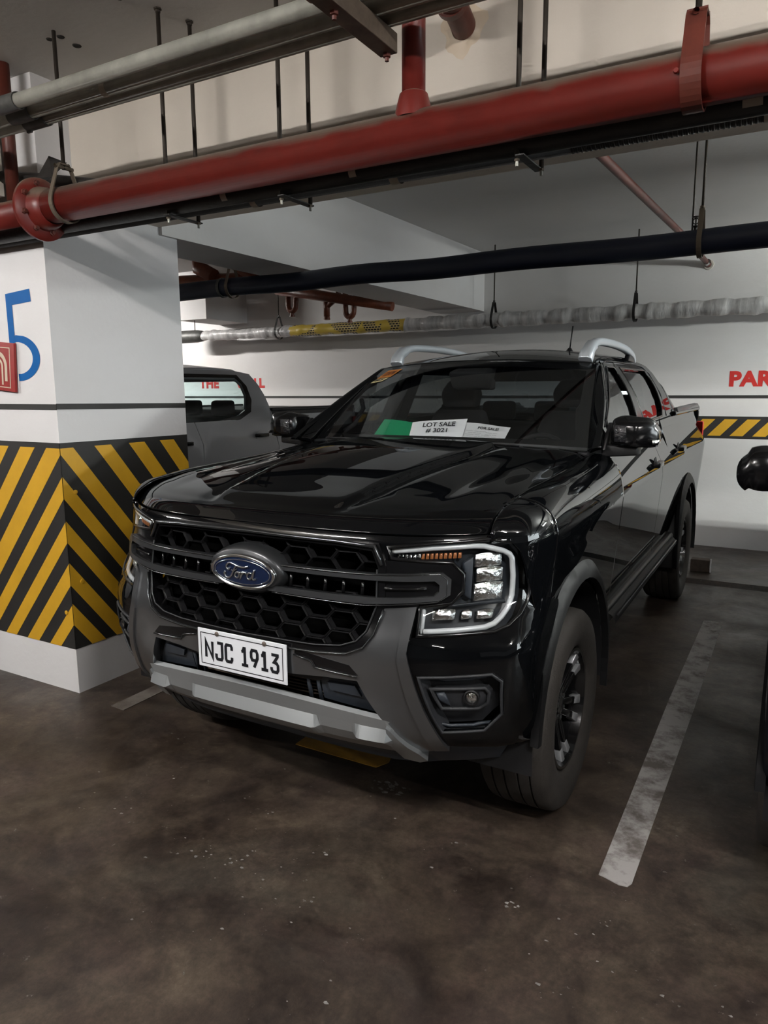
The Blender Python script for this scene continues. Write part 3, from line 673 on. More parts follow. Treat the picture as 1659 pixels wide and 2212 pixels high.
# wrapped pipe near the wall
IY, IZ = 4.9, 2.375
wp = thing('wrapped_pipe', 'lagged pipe wrapped in silvery crinkled foil along the back wall', 'pipe', (0, IY, IZ))
def wrap(name, x0, x1, r, m, seed, amp=.006, step=.03):
    rd = random.Random(seed); xs = rng(x0, x1, int(abs(x1-x0)/step)); V = []; F = []; sg_ = 24; ph = rd.random()*6
    for i, xx in enumerate(xs):
        r1 = r+amp*(math.sin(xx*21+ph)+.6*math.sin(xx*47))+rd.uniform(-amp, amp)*.7
        for k in range(sg_):
            a = 2*math.pi*k/sg_; rr = r1+amp*.6*math.sin(a*3+xx*9)
            V.append((xx+.02*math.cos(a), IY+rr*math.sin(a), IZ+rr*math.cos(a)))
    for i in range(len(xs)-1):
        for k in range(sg_): F.append([i*sg_+k, i*sg_+(k+1) % sg_, (i+1)*sg_+(k+1) % sg_, (i+1)*sg_+k])
    return ob(name, V, F, m, wp, True)
wrap('foil_wrap', -2.36, 12.8, .074, 'foil_wrap', 1)
wrap('foil_wrap', -5.55, -3.98, .066, 'foil_wrap', 2)
wrap('printed_sleeve', -4.02, -2.33, .068, 'printed_sleeve', 3, .0035)
lathe('grey_socket', [(-.5, .085), (-.1, .085), (0, .07), (.02, .06)], (-5.5, IY, IZ), (1, 0, 0), 'galv_dark', wp, 20)
for xx, lab in ((-4.2, 'wire hanger on the foil pipe behind the silver pickup'), (-1.3, 'strap hanger on the foil pipe left of the roof'), (.17, 'strap hanger on the foil pipe above the black pickup roof')):
    loop_hanger('wire_hanger', xx, IY, IZ, .090, lab, 'hangers of the foil wrapped pipe', 'black_pipe')
rod('thin_wire', -5.35, 4.6, 2.42, CZ, .005, 'rod_steel', 'thin wire hanging beside the pillar over the silver pickup', nut=False)
# sprinkler branch
sp_ = thing('sprinkler_pipe', 'thin red branch pipe running under the ceiling to the back wall', 'pipe', (.6, 3, 2.9))
tube('pipe_run', [(.48, .62, 2.92), (.585, 1.586, 2.9), (.69, 3.9, 2.885), (.75, 5.2, 2.84)], .026, 'red_brown', sp_, 14)
lathe('wall_elbow', [(-.03, .033), (.03, .033)], (.76, 5.24, 2.83), (0, 1, -.2), 'red_brown', sp_, 16)
lathe('collar', [(0, .05), (.012, .045), (.012, .03)], (.765, 5.3, 2.825), (0, -1, 0), 'white_tag', sp_, 16)
rod('threaded_rod', 1.03, 1.95, 2.52, CZ, .005, 'rod_steel', 'short dark rod above the blue pipe left of the strap hanger', 'threaded rods')
ss_ = thing('small_sprinkler', 'small upright sprinkler standing on the blue pipe', 'sprinkler', (1.055, 1.90, 2.5))
lathe('head_body', [(0, .01), (.03, .01), (.035, .016), (.04, .016), (.045, .004), (.085, .004), (.085, .02), (.09, .02), (.09, 0)], (1.055, 1.89, 2.495), (0, 0, 1), 'black_pipe', ss_, 12)
lathe('frame_arm', [(-.003, .018), (.003, .018), (.003, .013), (-.003, .013), (-.003, .018)], (1.055, 1.89, 2.56), (0, 1, 0), 'black_pipe', ss_, 14)
# brown drain pipes over the silver pickup
dr = thing('drain_pipe', 'brown painted drain pipe with three hanging traps under the beam', 'pipe', (-2.9, 4, 2.6))
tube('pipe_run', [(-3.45, 3.9, 2.735), (-2.86, 3.95, 2.625), (-2.05, 4.0, 2.475)], [.06, .055, .045], 'copper_brown', dr, 16)
def trap(x, z, s=1, top=.25):
    p1 = [(x, 4, z+top), (x, 4, z+.03)]+[(x+.05*s-.05*s*math.cos(a), 4, z+.02-.06*math.sin(a)) for a in rng(0, math.pi, 8)]+[(x+.11*s, 4, z+.14), (x+.16*s, 4, z+.19), (x+.42*s, 4, z+.2)]
    tube('trap', p1, .03, 'copper_brown', dr, 12)
    lathe('cleanout', [(0, .022), (.035, .022), (.035, .03), (.05, .03), (.05, 0)], (x+.05*s, 4, z-.05), (0, 0, -1), 'copper_brown', dr, 12)
trap(-3.37, 2.54); trap(-2.62, 2.44, 1, .22)
tube('trap', [(-2.86, 4, 2.62), (-2.86, 4, 2.42)], .034, 'copper_brown', dr, 12)
tube('trap', [(-2.86, 4, 2.52), (-2.74, 4.0, 2.6), (-2.7, 4.0, 2.66)], .03, 'copper_brown', dr, 12)
lathe('cleanout', [(0, .03), (.02, .036), (.035, .036), (.035, 0)], (-2.86, 4, 2.42), (0, 0, -1), 'copper_brown', dr, 12)
d2 = thing('soil_pipe', 'bundle of brown painted soil pipes behind the pillar above the blue pipe', 'pipe', (-4.6, 3.6, 2.95))
tube('main_run', [(-5.4, 3.2, 2.78), (-4.3, 3.35, 2.79), (-3.6, 3.4, 2.77), (-3.1, 3.45, 2.76)], .085, 'copper_brown', d2, 16)
tube('bend', [(-5.6, 3.3, 3.0), (-4.95, 3.3, 2.98), (-4.6, 3.3, 2.9), (-4.35, 3.3, 2.8)], .07, 'copper_brown', d2, 14)
tube('bend', [(-4.05, 3.35, 3.1), (-4.0, 3.3, 2.92), (-3.8, 3.3, 2.82)], .075, 'copper_brown', d2, 14)
tube('bend', [(-3.6, 3.35, 3.1), (-3.55, 3.35, 2.9), (-3.35, 3.35, 2.78)], .04, 'copper_brown', d2, 12)

# ================================================================== PICKUP BODY (truck frame: x to its left side, y rearwards, front axle y=0)
FZ = [.36, .40, .45, .50, .58, .66, .76, .85, .90, 1.02, 1.12, 1.18, 1.21, 1.25]
FY = [-.65, -.69, -.73, -.775, -.815, -.84, -.848, -.838, -.825, -.805, -.79, -.775, -.745, -.69]
QX = [-.2, 0, .2, .3, .4, .5, .62, .75, .85, .90, .93, .96]
QY = [.003, 0, .003, .009, .020, .038, .08, .158, .25, .31, .375, .455]
def KZ(z): return .75+.25*ss(.8, 1.02, z)
def pdrop(x): return ci(abs(x), QX, QY)
def FS(x, z):
    w = 1-ss(.55, .9, abs(x)); x *= 1-.026*w; z -= .009*w*(1-.5*ss(1.0, 1.18, z))
    return (x, ci(z, FZ, FY)+pdrop(x)*KZ(z), z)
def GS(u, z):
    if abs(u) <= .93: return FS(u, z)
    s = 1 if u > 0 else -1; e = abs(u)-.93
    return (s*(.93+.014*(1-math.exp(-e/.03))), ci(z, FZ, FY)+.375*KZ(z)+e, z)
BZ = [.45, .60, .75, .90, 1.05, 1.16, 1.172, 1.185, 1.20, 1.26, 1.32, 1.38, 1.46]
BX = [.868, .885, .902, .917, .930, .9380, .9370, .932, .925, .898, .872, .848, .832]
def XB(y, z):
    x = ci(z, BZ, BX)
    if y < -.36:
        t = (y-ci(z, FZ, FY))/KZ(z); lo, hi = .5, .96
        for _ in range(22):
            mid = (lo+hi)/2
            if ci(mid, QX, QY) < t: lo = mid
            else: hi = mid
        hh = max(0, min(1, .5+.5*(lo-x)/.04)); x = lerp(lo, x, hh)-.04*hh*(1-hh)
    if y > 4.1: x -= .035*((y-4.1)/.45)**2
    return x
def SB(y, z): return (XB(y, z), y, z)
GZ = [1.375, 1.44, 1.50, 1.60, 1.70, 1.765, 1.80, 1.83]
GX = [.850, .836, .816, .775, .715, .668, .63, .585]
def SG(y, z): return (ci(z, GZ, GX), y, z)
def ZE(y): return ci(y, [1.335, 1.46, 1.6, 2.0, 2.7, 2.9], [1.771, 1.795, 1.812, 1.83, 1.826, 1.795])
def ZR(y): return ci(y, [1.27, 1.5, 1.8, 2.2, 2.6, 2.95], [1.80, 1.845, 1.882, 1.895, 1.882, 1.85])
def WS(u, v):
    b = Vector((.776*u, .42+.28*u*u, 1.388-.038*u*u)); t = Vector((.655*u, 1.27+.065*u*u, 1.80-.029*u*u))
    p = b.lerp(t, v); p.z += .03*4*v*(1-v)*.5; p.y -= .012*4*v*(1-v); return p
def mirp(pts): return pts+[(-x, z) for x, z in reversed(pts)]
def arch(yc, R, zc=.42, a0=0, a1=math.pi, n=18): return [(yc-R*math.cos(a), zc+R*math.sin(a)) for a in rng(a0, a1, n)]

def wheel(root, y, s, proto=[None]):
    """s=1 left side of the vehicle, -1 right side"""
    if proto[0] is None:
        wh = lathe('wheel', [(-.10, .238), (-.095, .245), (.095, .245), (.112, .238), (.112, .226), (.095, .222), (.05, .212), (-.08, .205)], (0, 0, 0), (1, 0, 0), 'rim_black', root, 48)
        prof = [(-.100, .24), (-.118, .255), (-.132, .30), (-.134, .335), (-.128, .37), (-.112, .388)]
        for a, b_ in ((-.075, -.067), (-.030, -.022), (.022, .030), (.067, .075)): prof += [(a, .394), (a, .384), (b_, .384), (b_, .394)]
        prof += [(.108, .390), (.126, .374), (.134, .345), (.134, .31), (.131, .285), (.120, .255), (.108, .243), (.10, .24)]
        lathe('tyre', prof, (0, 0, 0), (1, 0, 0), 'rubber', wh, 64)
        lathe('brake_disc', [(-.03, .16), (-.01, .16), (-.01, .05), (-.03, .05), (-.03, .16)], (0, 0, 0), (1, 0, 0), 'dark_chrome', wh, 32)
        lathe('hub', [(-.05, .075), (.05, .075), (.062, .065), (.066, .04), (.074, .036), (.076, .0)], (0, 0, 0), (1, 0, 0), 'rim_black', wh, 28)
        for k in range(6):
            A = Matrix.Rotation(k*math.pi/3+.12, 3, 'X')
            for q in (-1, 1):
                P = []
                for (r_, w0, w1, xo, dp_) in ((.045, .006, .03, .062, .03), (.13, .010, .030, .072, .03), (.175, .016, .046, .086, .03), (.222, .022, .060, .098, .03)):
                    for ww in (w0, w1): P += [A @ Vector((xo, q*ww, r_)), A @ Vector((xo-dp_, q*ww, r_))]
                # two stage spoke: black shank, bright machined tip
                hull('spoke', P[:12], 'rim_black', wh, .003, 2)
                hull('spoke_tip', P[8:], 'rim_tip' if k % 1 == 0 else 'rim_black', wh, .003, 2)
        for k in range(6):
            a = k*math.pi/3+.6; lathe('lug_nut', [(0, .011), (.02, .011), (.022, .006), (.022, 0)], (.055, .05*math.cos(a), .05*math.sin(a)), (1, 0, 0), 'chrome', wh, 6)
        proto[0] = wh; w_ = wh
    else:
        w_ = proto[0].copy(); COL.objects.link(w_); w_.parent = root
        for ch in list(proto[0].children):
            c = ch.copy(); COL.objects.link(c); c.parent = w_
    w_.location = (.808*s, y, .395); w_.rotation_euler = (0, 0, 0 if s > 0 else math.pi)
    return w_

def build_truck(root, paint='paint', detail=True, glass='side_glass', wsg='windshield_glass', trim='gloss_black', mirrors=True):
    D = detail; r1 = .035 if D else .09
    # ---- hood
    def HZ(x, y):
        d = y+.755-pdrop(x); s = abs(x)/.79
        zc = ci(d, [0, .03, .09, .3, .6, .9, 1.2, 1.4], [1.184, 1.215, 1.238, 1.282, 1.333, 1.372, 1.398, 1.41]); zs = ci(d, [0, .04, .1, .2, .68, 1.18, 1.4], [1.184, 1.220, 1.246, 1.262, 1.286, 1.318, 1.335])
        z = zs+(zc-zs)*(1-min(1, s)**2.4)
        xc = .262+.125*min(1, max(0, (y+.67)/.88)); f = ss(.05, .16, d)
        z += f*(.013*(1-ss(xc+.0, xc+.015, abs(x)))-.006*math.exp(-((abs(x)-xc-.03)/.03)**2))
        z += f*.010*ss(.56, .66, abs(x))*(1-ss(.72, .79, abs(x)))*ss(.05, .3, d)
        return z
    def HP(u, v):
        x = .788*u; y0 = -.755+pdrop(x); y1 = .44+.27*u*u; y = lerp(y0, y1, v); return (x, y, HZ(x, y))
    n = 150 if D else 24
    us = rng(-1, 1, n); vs = [t**1.5 for t in rng(0, 1, 70 if D else 12)]
    solid(grid('hood', HP, us, vs, paint, root, label='black bonnet with two raised creases' if D else None), .012)
    # ---- front fenders
    def fcol(y, t, inner=0):
        zb = .66 if y > .5 else .60
        R_ = .51
        if abs(y) < R_: zb = .42+math.sqrt(R_*R_-y*y)
        elif y < 0: zb = .93
        if y < -.30: zb = max(zb, .925+(.0 if y > -.45 else (-.45-y)*.3))
        zt = 1.16; w_ = max(0, min(1, (-y-.35)/.2)); yy = y
        zc = ci(y, [-.586, -.565, -.50, -.35, .1, .6, .72], [1.180, 1.205, 1.240, 1.262, 1.286, 1.318, 1.332])
        if t <= .6:
            z = lerp(zb, zt, t/.6); return (XB(y, z), y, z)
        k = (t-.6)/.4; xs = XB(y, zt)
        p0 = Vector((xs, 0, zt)); p1 = Vector((xs-.012, 0, lerp(zt, zc, .75))); p2 = Vector((lerp(.797, xs, .55), 0, zc+.014*ss(-.50, 0, y))); p3 = Vector((.797, 0, zc))
        q = p0*(1-k)**3+p1*3*k*(1-k)**2+p2*3*k*k*(1-k)+p3*k**3
        return (q.x, y, q.z)
    ys = rng(-.565, .715, 64 if D else 16)
    def fold(y, t):
        x, yy, z = fcol(y, t)
        # nose of the fender wraps towards the lamp
        f = max(0, (-y-.40)/.165)
        if f > 0: z = max(z, 1.0+.16*f) if t > .3 else z
        return (x, yy, z)
    # rear part
    def FEN(y, t): return fcol(y, t)
    g = grid('fender', lambda t, y: fcol(y, t), rng(0, 1, 34 if D else 10), rng(-.36, .715, 60 if D else 14), paint, root, mir=True); solid(g, .01, 1 if False else -1)
    # nose part between lamp, bonnet and arch
    def nose(y, t):
        x, yy, z = fcol(y, t); zb = ci(y, [-.588, -.56, -.53, -.513, -.500, -.45, -.36], [1.175, 1.165, 1.145, 1.10, .975, .955, .925])
        if t <= .6:
            z = lerp(zb, max(1.16, zb+.005), t/.6); x = XB(y, z)
        return (x, yy, z)
    solid(grid('fender_nose', lambda t, y: nose(y, t), rng(0, 1, 30 if D else 8), rng(-.586, -.36, 30 if D else 8), paint, root, mir=True), .01)
    # ---- doors
    dz = .62
    fd = [(.722, dz), (1.945, dz), (1.925, 1.0), (1.905, 1.375), (.722, 1.372)]
    rd = [(1.953, dz), (2.50, dz), (2.70, .66), (2.83, .75), (2.93, .90), (2.955, 1.1), (2.955, 1.38), (1.913, 1.375), (1.933, 1.0)]
    patch('front_door', fd, SB, paint, root, off=.002, th=.02, res=.06 if D else .2, mir=True, ref=(1, 0, 0))
    patch('rear_door', rd, SB, paint, root, off=.002, th=.02, res=.06 if D else .2, mir=True, ref=(1, 0, 0))
    if D:
        # lower door crease and vent trim on the fender
        patch('fender_vent', [(.652, 1.175), (.70, 1.18), (.74, .88), (.722, .86)], SB, 'gloss_black', root, off=.006, th=.01, res=.05, mir=True, ref=(1, 0, 0))
        patch('vent_tip', [(.648, 1.19), (.692, 1.192), (.70, 1.165), (.658, 1.163)], SB, 'rail_silver', root, off=.010, th=.01, res=.05, mir=True, ref=(1, 0, 0))
    for s in (1, -1):
        for yy, zz in ((1.70, 1.205), (2.70, 1.225)):
            h = hull('door_handle', [(s*(.93+a), yy+b_, zz+c_) for a in (0, .035) for b_ in (-.095+.02*(a > 0), .095-.02*(a > 0)) for c_ in (-.016, .016)], trim if D else 'gloss_black', root, .006, 3)
            lathe('handle_cup', [(0, .05), (.004, .052), (.004, .0)], (s*XB(yy, zz), yy, zz-.01), (s, 0, 0), 'satin_black' if D else paint, root, 24)
    # sill and side step
    for s in (1, -1):
        box('sill', (s*.87, 1.66, .585), (.10, 2.1, .09), 'satin_black', root, .02)
    grid('side_step', lambda t, y: (.90+.055*math.sin(t*math.pi*.5), y, .615-.05*(1-math.cos(t*math.pi*.5))), rng(0, 1, 6), rng(.62, 2.62, 8), 'flare', root, mir=True)
    if D: tube('step_edge', [(.958, .66, .60), (.958, 2.55, .60)], .006, 'bar_grey', root, 8, mir=True)
    # ---- bed
    bo = [(2.972, dz)]+[(3.27-.5*math.cos(a), .42+.5*math.sin(a)) for a in rng(.43, math.pi-.43, 18)]+[(4.46, .60), (4.50, 1.0), (4.49, 1.445), (2.972, 1.445)]
    bo = [(2.965, 1.445), (2.965, .92)]+[(3.27-.5*math.cos(a), .42+.5*math.sin(a)) for a in rng(.93, math.pi-.35, 16)]+[(4.47, .60), (4.50, 1.0), (4.48, 1.445)]
    patch('bed_side', bo, SB, paint, root, off=0, th=.02, res=.06 if D else .2, mir=True, ref=(1, 0, 0))
    box('tailgate', (0, 4.49, 1.08), (1.70, .05, .72), paint, root, .012)
    hull('rear_bumper', [(sx*x_, y_, z_) for sx in (1, -1) for x_, y_, z_ in ((.80, 4.44, .50), (.80, 4.44, .70), (.88, 4.40, .70), (.80, 4.58, .70), (.78, 4.58, .52))], 'satin_black', root, .015, 2)
    for s in (1, -1): hull('tail_lamp', [(s*a, b_, c_) for a, b_ in ((.75, 4.53), (.895, 4.50), (.902, 4.38)) for c_ in (.98, 1.34)], 'letter_red', root, .01, 2)
    box('bed_cover', (0, 3.72, 1.437), (1.62, 1.50, .03), 'satin_black', root, .008)
    for s in (1, -1): box('bed_rail', (s*.825, 3.73, 1.455), (.06, 1.52, .035), paint if D else 'satin_black', root, .012)
    if D:
        for s in (1, -1):
            hull('rail_cap', [(s*a, b_, c_) for a, b_, c_ in ((.80, 3.05, 1.47), (.86, 3.05, 1.465), (.80, 4.42, 1.475), (.86, 4.42, 1.47), (.815, 3.1, 1.495), (.845, 3.1, 1.493), (.815, 4.40, 1.505), (.845, 4.40, 1.50))], 'bar_grey', root, .006, 2)
            hull('sail_panel', [(s*a, b_, c_) for a, b_, c_ in ((.84, 2.98, 1.46), (.80, 2.98, 1.46), (.84, 3.16, 1.46), (.80, 3.16, 1.46), (.60, 2.93, 1.80), (.64, 2.93, 1.77), (.70, 3.02, 1.66), (.74, 3.02, 1.66))], paint, root, .008, 3)
    # ---- greenhouse
    wf = [(.84, 1.415), (1.60, 1.435), (1.625, 1.60), (1.655, 1.757), (1.46, 1.757), (1.15, 1.625), (.86, 1.49)]
    wr = [(1.785, 1.438), (2.46, 1.455), (2.54, 1.50), (2.63, 1.70), (2.60, 1.757), (1.80, 1.757)]
    if not D: wf = [(.84, 1.415), (1.60, 1.40), (1.62, 1.60), (1.64, 1.757), (1.46, 1.757), (1.15, 1.625), (.86, 1.49)]; wr = [(1.70, 1.378), (2.2, 1.378), (2.48, 1.41), (2.62, 1.47), (2.68, 1.60), (2.69, 1.70), (2.65, 1.757), (1.72, 1.757)]
    fo = [(.60, 1.378), (.86, 1.515), (1.14, 1.655), (1.40, 1.768), (1.46, 1.795), (1.6, 1.812), (1.8, 1.823), (2.0, 1.83), (2.4, 1.829), (2.7, 1.826), (2.82, 1.812), (2.90, 1.79), (2.93, 1.70), (2.965, 1.50), (2.972, 1.378)]
    patch('cab_side_frame', fo, SG, paint, root, holes=(wf, wr), off=0, th=.03, res=.05 if D else .12, mir=True, ref=(1, 0, 0))
    patch('front_window', wf, SG, glass, root, off=-.012, th=0, res=.08, mir=True, ref=(1, 0, 0))
    patch('rear_window', wr, SG, glass, root, off=-.012, th=0, res=.08, mir=True, ref=(1, 0, 0))
    bp__ = [(1.612, 1.437), (1.772, 1.439), (1.79, 1.757), (1.665, 1.757), (1.637, 1.60)] if D else [(1.61, 1.40), (1.69, 1.38), (1.71, 1.757), (1.65, 1.757)]
    patch('door_pillar', bp__, SG, 'gloss_black' if D else 'gloss_black', root, off=.004, th=.006, res=.06, mir=True, ref=(1, 0, 0))
    if D:
        for pts in (wf, wr):
            tube('window_trim', [Vector(SG(*p))+Vector((.002, 0, 0)) for p in resample(pts, .05)], .006, 'gloss_black', root, 6, closed=True, mir=True)
        # door shut line over the frame
        tube('door_seam', [Vector(SG(*p))+Vector((.001, 0, 0)) for p in ((.80, 1.46), (1.0, 1.565), (1.3, 1.703), (1.45, 1.775), (1.6, 1.792), (1.75, 1.796), (2.0, 1.797), (2.5, 1.796), (2.68, 1.785), (2.74, 1.74), (2.72, 1.6), (2.66, 1.45))], .0035, 'ink', root, 6, mir=True)
    else:
        patch('window_surround', [(.80, 1.38), (1.5, 1.355), (2.2, 1.35), (2.5, 1.375), (2.67, 1.44), (2.73, 1.55), (2.745, 1.68), (2.70, 1.785), (1.5, 1.785), (.86, 1.52)], SG, 'gloss_black', root, holes=(wf, wr), off=.003, th=.006, res=.1, mir=True, ref=(1, 0, 0))
    def AP(t, k):
        e1 = Vector(WS(1, t)); y2 = lerp(.60, 1.335, t); z2 = lerp(1.378, 1.771, t); z2 = ci(y2, [.60, .86, 1.14, 1.335, 1.40], [1.378, 1.515, 1.655, 1.745, 1.768])
        e2 = Vector(SG(y2, z2)); p = e1.lerp(e2, k); p += Vector((.012, -.012, .008))*4*k*(1-k); return p
    solid(grid('windshield_pillar', lambda k, t: AP(t, k), rng(0, 1, 8), rng(0, 1, 24), paint, root, mir=True), .02)
    def RF(u, y):
        ze = ZE(y); xe = ci(ze, GZ, GX); yy = lerp(1.27+.065*u*u, 2.93-.02*u*u, (y-1.335)/(2.9-1.335)); zc = ZR(1.27+(y-1.335)*1.05)
        return (xe*u, yy, ze+(zc-ze)*(1-abs(u)**2.2))
    solid(grid('roof', RF, rng(-1, 1, 60 if D else 20), rng(1.335, 2.9, 50 if D else 16), paint, root), .015)
    # windshield
    def WP(u, v): return tuple(WS(u, v))
    so = [(-1, 0), (1, 0), (1, 1), (-1, 1)]; si = [(-.93, .10), (-.5, .075), (0, .07), (.5, .075), (.93, .10), (.93, .90), (.5, .92), (0, .92), (-.5, .92), (-.93, .90)]
    patch('windshield', so, WP, wsg, root, off=0, th=0, res=.15, ref=(0, -1, 1))
    patch('windshield_border', so, WP, 'gloss_black', root, holes=(si,), off=-.006, th=.003, res=.15, ref=(0, -1, 1))
    # rear cab wall with window
    def RW(x, z): return (x, 2.955-.08*(z-1.38)/.42-.03*(x/.8)**2, z)
    ro = mirp([(.845, 1.38), (.80, 1.50), (.75, 1.62), (.69, 1.71), (.63, 1.78), (.45, 1.845), (.2, 1.868)]); rh = mirp([(.66, 1.40), (.62, 1.70)]) if D else mirp([(.74, 1.38), (.67, 1.73)])
    patch('cab_back', ro, RW, paint, root, holes=(rh,), th=.02, res=.12, ref=(0, 1, 0))
    patch('back_window', rh, RW, 'rear_glass' if D else 'silver_glass', root, off=-.005, th=0, res=.2, ref=(0, 1, 0))
    # cabin inside
    box('cab_floor', (0, 1.78, .80), (1.66, 2.3, .40), 'interior', root, .02)
    hull('dashboard', [(sx*x_, y_, z_) for sx in (1, -1) for x_, y_, z_ in ((.76, .60, 1.10), (.74, .66, 1.335), (.5, .52, 1.352), (.74, 1.02, 1.30), (.74, 1.08, 1.15), (.74, 1.0, .9))], 'interior', root, .03, 3)
    hull('instrument_hood', [(x_, y_, z_) for x_ in (.22, .56) for y_, z_ in ((.82, 1.34), (1.0, 1.36), (1.02, 1.28), (.85, 1.25))], 'interior', root, .02, 3)
    tube('steering_wheel', [(.39+.18*math.cos(a), 1.17+.07*math.sin(a), 1.22+.165*math.sin(a)) for a in rng(0, 2*math.pi, 24)[:-1]], .014, 'interior', root, 8, closed=True)
    for sx in (-.39, .39):
        hull('seat', [(sx+a*.25, b_, c_) for a in (-1, 1) for b_, c_ in ((1.30, .95), (1.78, .95), (1.30, 1.05), (1.75, 1.05))], 'seat_cloth', root, .03, 3)
        hull('seat_back', [(sx+a*q, b_, c_) for a in (-1, 1) for q, b_, c_ in ((.24, 1.72, 1.0), (.24, 1.84, 1.0), (.25, 1.82, 1.30), (.25, 1.92, 1.30), (.18, 1.88, 1.50), (.18, 1.96, 1.50))], 'seat_cloth', root, .03, 3)
        hull('headrest', [(sx+a*q, b_, c_) for a in (-1, 1) for q, b_, c_ in ((.12, 1.88, 1.52), (.12, 1.98, 1.52), (.14, 1.88, 1.62), (.14, 1.99, 1.62), (.09, 1.91, 1.70), (.09, 1.98, 1.70))], 'seat_cloth', root, .025, 3)
    hull('rear_bench', [(a*.70, b_, c_) for a in (-1, 1) for b_, c_ in ((2.30, 1.0), (2.80, 1.0), (2.66, 1.38), (2.82, 1.40))], 'seat_cloth', root, .03, 3)
    for sx in (-.42, .0, .42):
        hull('headrest', [(sx+a*.13, b_, c_) for a in (-1, 1) for b_, c_ in ((2.70, 1.40), (2.80, 1.40), (2.71, 1.54), (2.79, 1.55))], 'seat_cloth', root, .03, 3)
    if D:
        hull('mirror_pod', [(a, b_, c_) for a in (-.13, .10) for b_, c_ in ((1.12, 1.735), (1.18, 1.64), (1.24, 1.64), (1.32, 1.78))], 'interior', root, .02, 3)
        box('rear_view_mirror', (.0, 1.22, 1.665), (.24, .03, .06), 'interior', root, .012)
        for sx in (1, -1):
            tube('grab_handle', [(sx*.70, .92, 1.40), (sx*.66, .97, 1.44), (sx*.64, 1.04, 1.53), (sx*.67, 1.07, 1.58)], .013, 'interior', root, 8)
            hull('seat_belt_pillar', [(sx*a, b_, c_) for a, b_, c_ in ((.80, 1.62, 1.38), (.80, 1.78, 1.38), (.64, 1.66, 1.78), (.64, 1.80, 1.78), (.76, 1.62, 1.38), (.76, 1.78, 1.38), (.60, 1.66, 1.78), (.60, 1.80, 1.78))], 'interior', root)
    # ---- underbody, wheel wells
    box('chassis', (0, 1.85, .52), (1.16, 4.9, .26), 'satin_black', root, .02)
    box('engine_bay', (0, -.08, .90), (1.16, 1.08, .5), 'satin_black', root, .02)
    box('bed_floor', (0, 3.72, .95), (1.5, 1.48, .3), 'satin_black', root, .02)
    for yc in (0, 3.27):
        grid('wheel_well', lambda a, x: (x, yc-.50*math.cos(a), .40+.50*math.sin(a)), rng(-.1, math.pi+.1, 18), [.58, .75, .925], 'satin_black', root, mir=True)
        box('axle_hub', (0, yc, .395), (1.4, .1, .1), 'satin_black', root, .02)
        a0 = .10 if yc == 0 else -.12
        rw = (lambda a: .545+.03*math.sin(max(0, min(1, (a-.2)/2.6))*math.pi)+(.0 if yc else -.012*(a < .6))) 
        fo_ = [(yc-rw(a)*math.cos(a), .42+rw(a)*math.sin(a)) for a in rng(a0, math.pi+.22, 26)]+list(reversed(arch(yc, .498, .42, a0, math.pi+.22, 26)))
        def FLm(y, z, yc=yc):
            r = math.hypot(y-yc, z-.42); t = ss(.495, .58, r)
            return (max(XB(y, z), .925)+.026*(1-t**3)+.004, y, z)
        patch('wheel_arch_flare', fo_, FLm, 'flare', root, off=0, th=.03, res=.03 if D else .08, mir=True, ref=(1, 0, 0))
    for yy in (0, 3.27):
        for s in (1, -1): wheel(root, yy, s)
    if mirrors:
        body = [(.875, .70, 1.405), (.885, .70, 1.50), (.93, .69, 1.522), (1.055, .70, 1.508), (1.082, .71, 1.47), (1.088, .72, 1.39), (1.07, .72, 1.372), (.88, .70, 1.378),
                (.88, .84, 1.39), (.885, .86, 1.49), (1.05, .88, 1.485), (1.075, .88, 1.44), (1.08, .88, 1.395), (1.0, .64, 1.385), (1.0, .64, 1.48), (.90, .66, 1.39), (.90, .655, 1.475)]
        hull('side_mirror', body, trim, root, .012, 3, mir=True)
        hull('mirror_arm', [(x_, y_, z_) for x_, z0_, z1_ in ((.84, 1.325, 1.385), (1.0, 1.338, 1.378)) for y_ in (.70, .80) for z_ in (z0_, z1_)], 'satin_black', root, .008, 2, mir=True)
        hull('mirror_sail', [(x_, y_, z_) for x_ in (.845, .865) for y_, z_ in ((.66, 1.36), (.84, 1.37), (.82, 1.48), (.80, 1.48))], 'satin_black', root, .004, 1, mir=True)
        if D:
            hull('mirror_signal', [(x_, y_, z_) for x_, y_ in ((1.066, .672), (1.088, .71), (1.090, .745), (1.06, .69)) for z_ in (1.393, 1.410)], 'lamp_chrome', root, .002, 1, mir=True)
            hull('puddle_lamp', [(x_, y_, z_) for x_, y_ in ((.905, .652), (.958, .642), (.905, .664), (.958, .660)) for z_ in (1.40, 1.475)], 'mirror_inlay', root, .003, 1, mir=True)
    # ---- fascia: bumper corners, mask, grille (simple on plain vehicles)
    zz_ = [.485, .53, .58, .64, .70, .76, .82, .87, .905]
    edge = [(.93+max(.0, -math.sqrt(max(0, .515**2-(z-.42)**2))-(ci(z, FZ, FY)+.375*KZ(z))), z) for z in zz_]
    edge = [(min(u, 1.12), z) for u, z in edge]
    bc = [(.700, .492), (.83, .476)]+edge+[(1.10, .925), (.93, .963), (.900, .968), (.889, .931), (.867, .902), (.835, .888), (.641, .882), (.622, .878), (.616, .833)]
    fog_o = [(.648, .762), (.846, .765), (.872, .738), (.870, .617), (.818, .553), (.700, .550)]
    patch('bumper_corner', bc, GS, paint, root, holes=(fog_o,) if D else (), off=0, th=.02, res=.03 if D else .09, mir=True)
    ring_o = mirp([(.0, 1.176), (.2, 1.176), (.35, 1.172), (.499, 1.164), (.527, 1.095), (.532, .965), (.508, .885), (.477, .843), (.42, .818), (.3, .808), (.0, .802)][::1]) if False else None
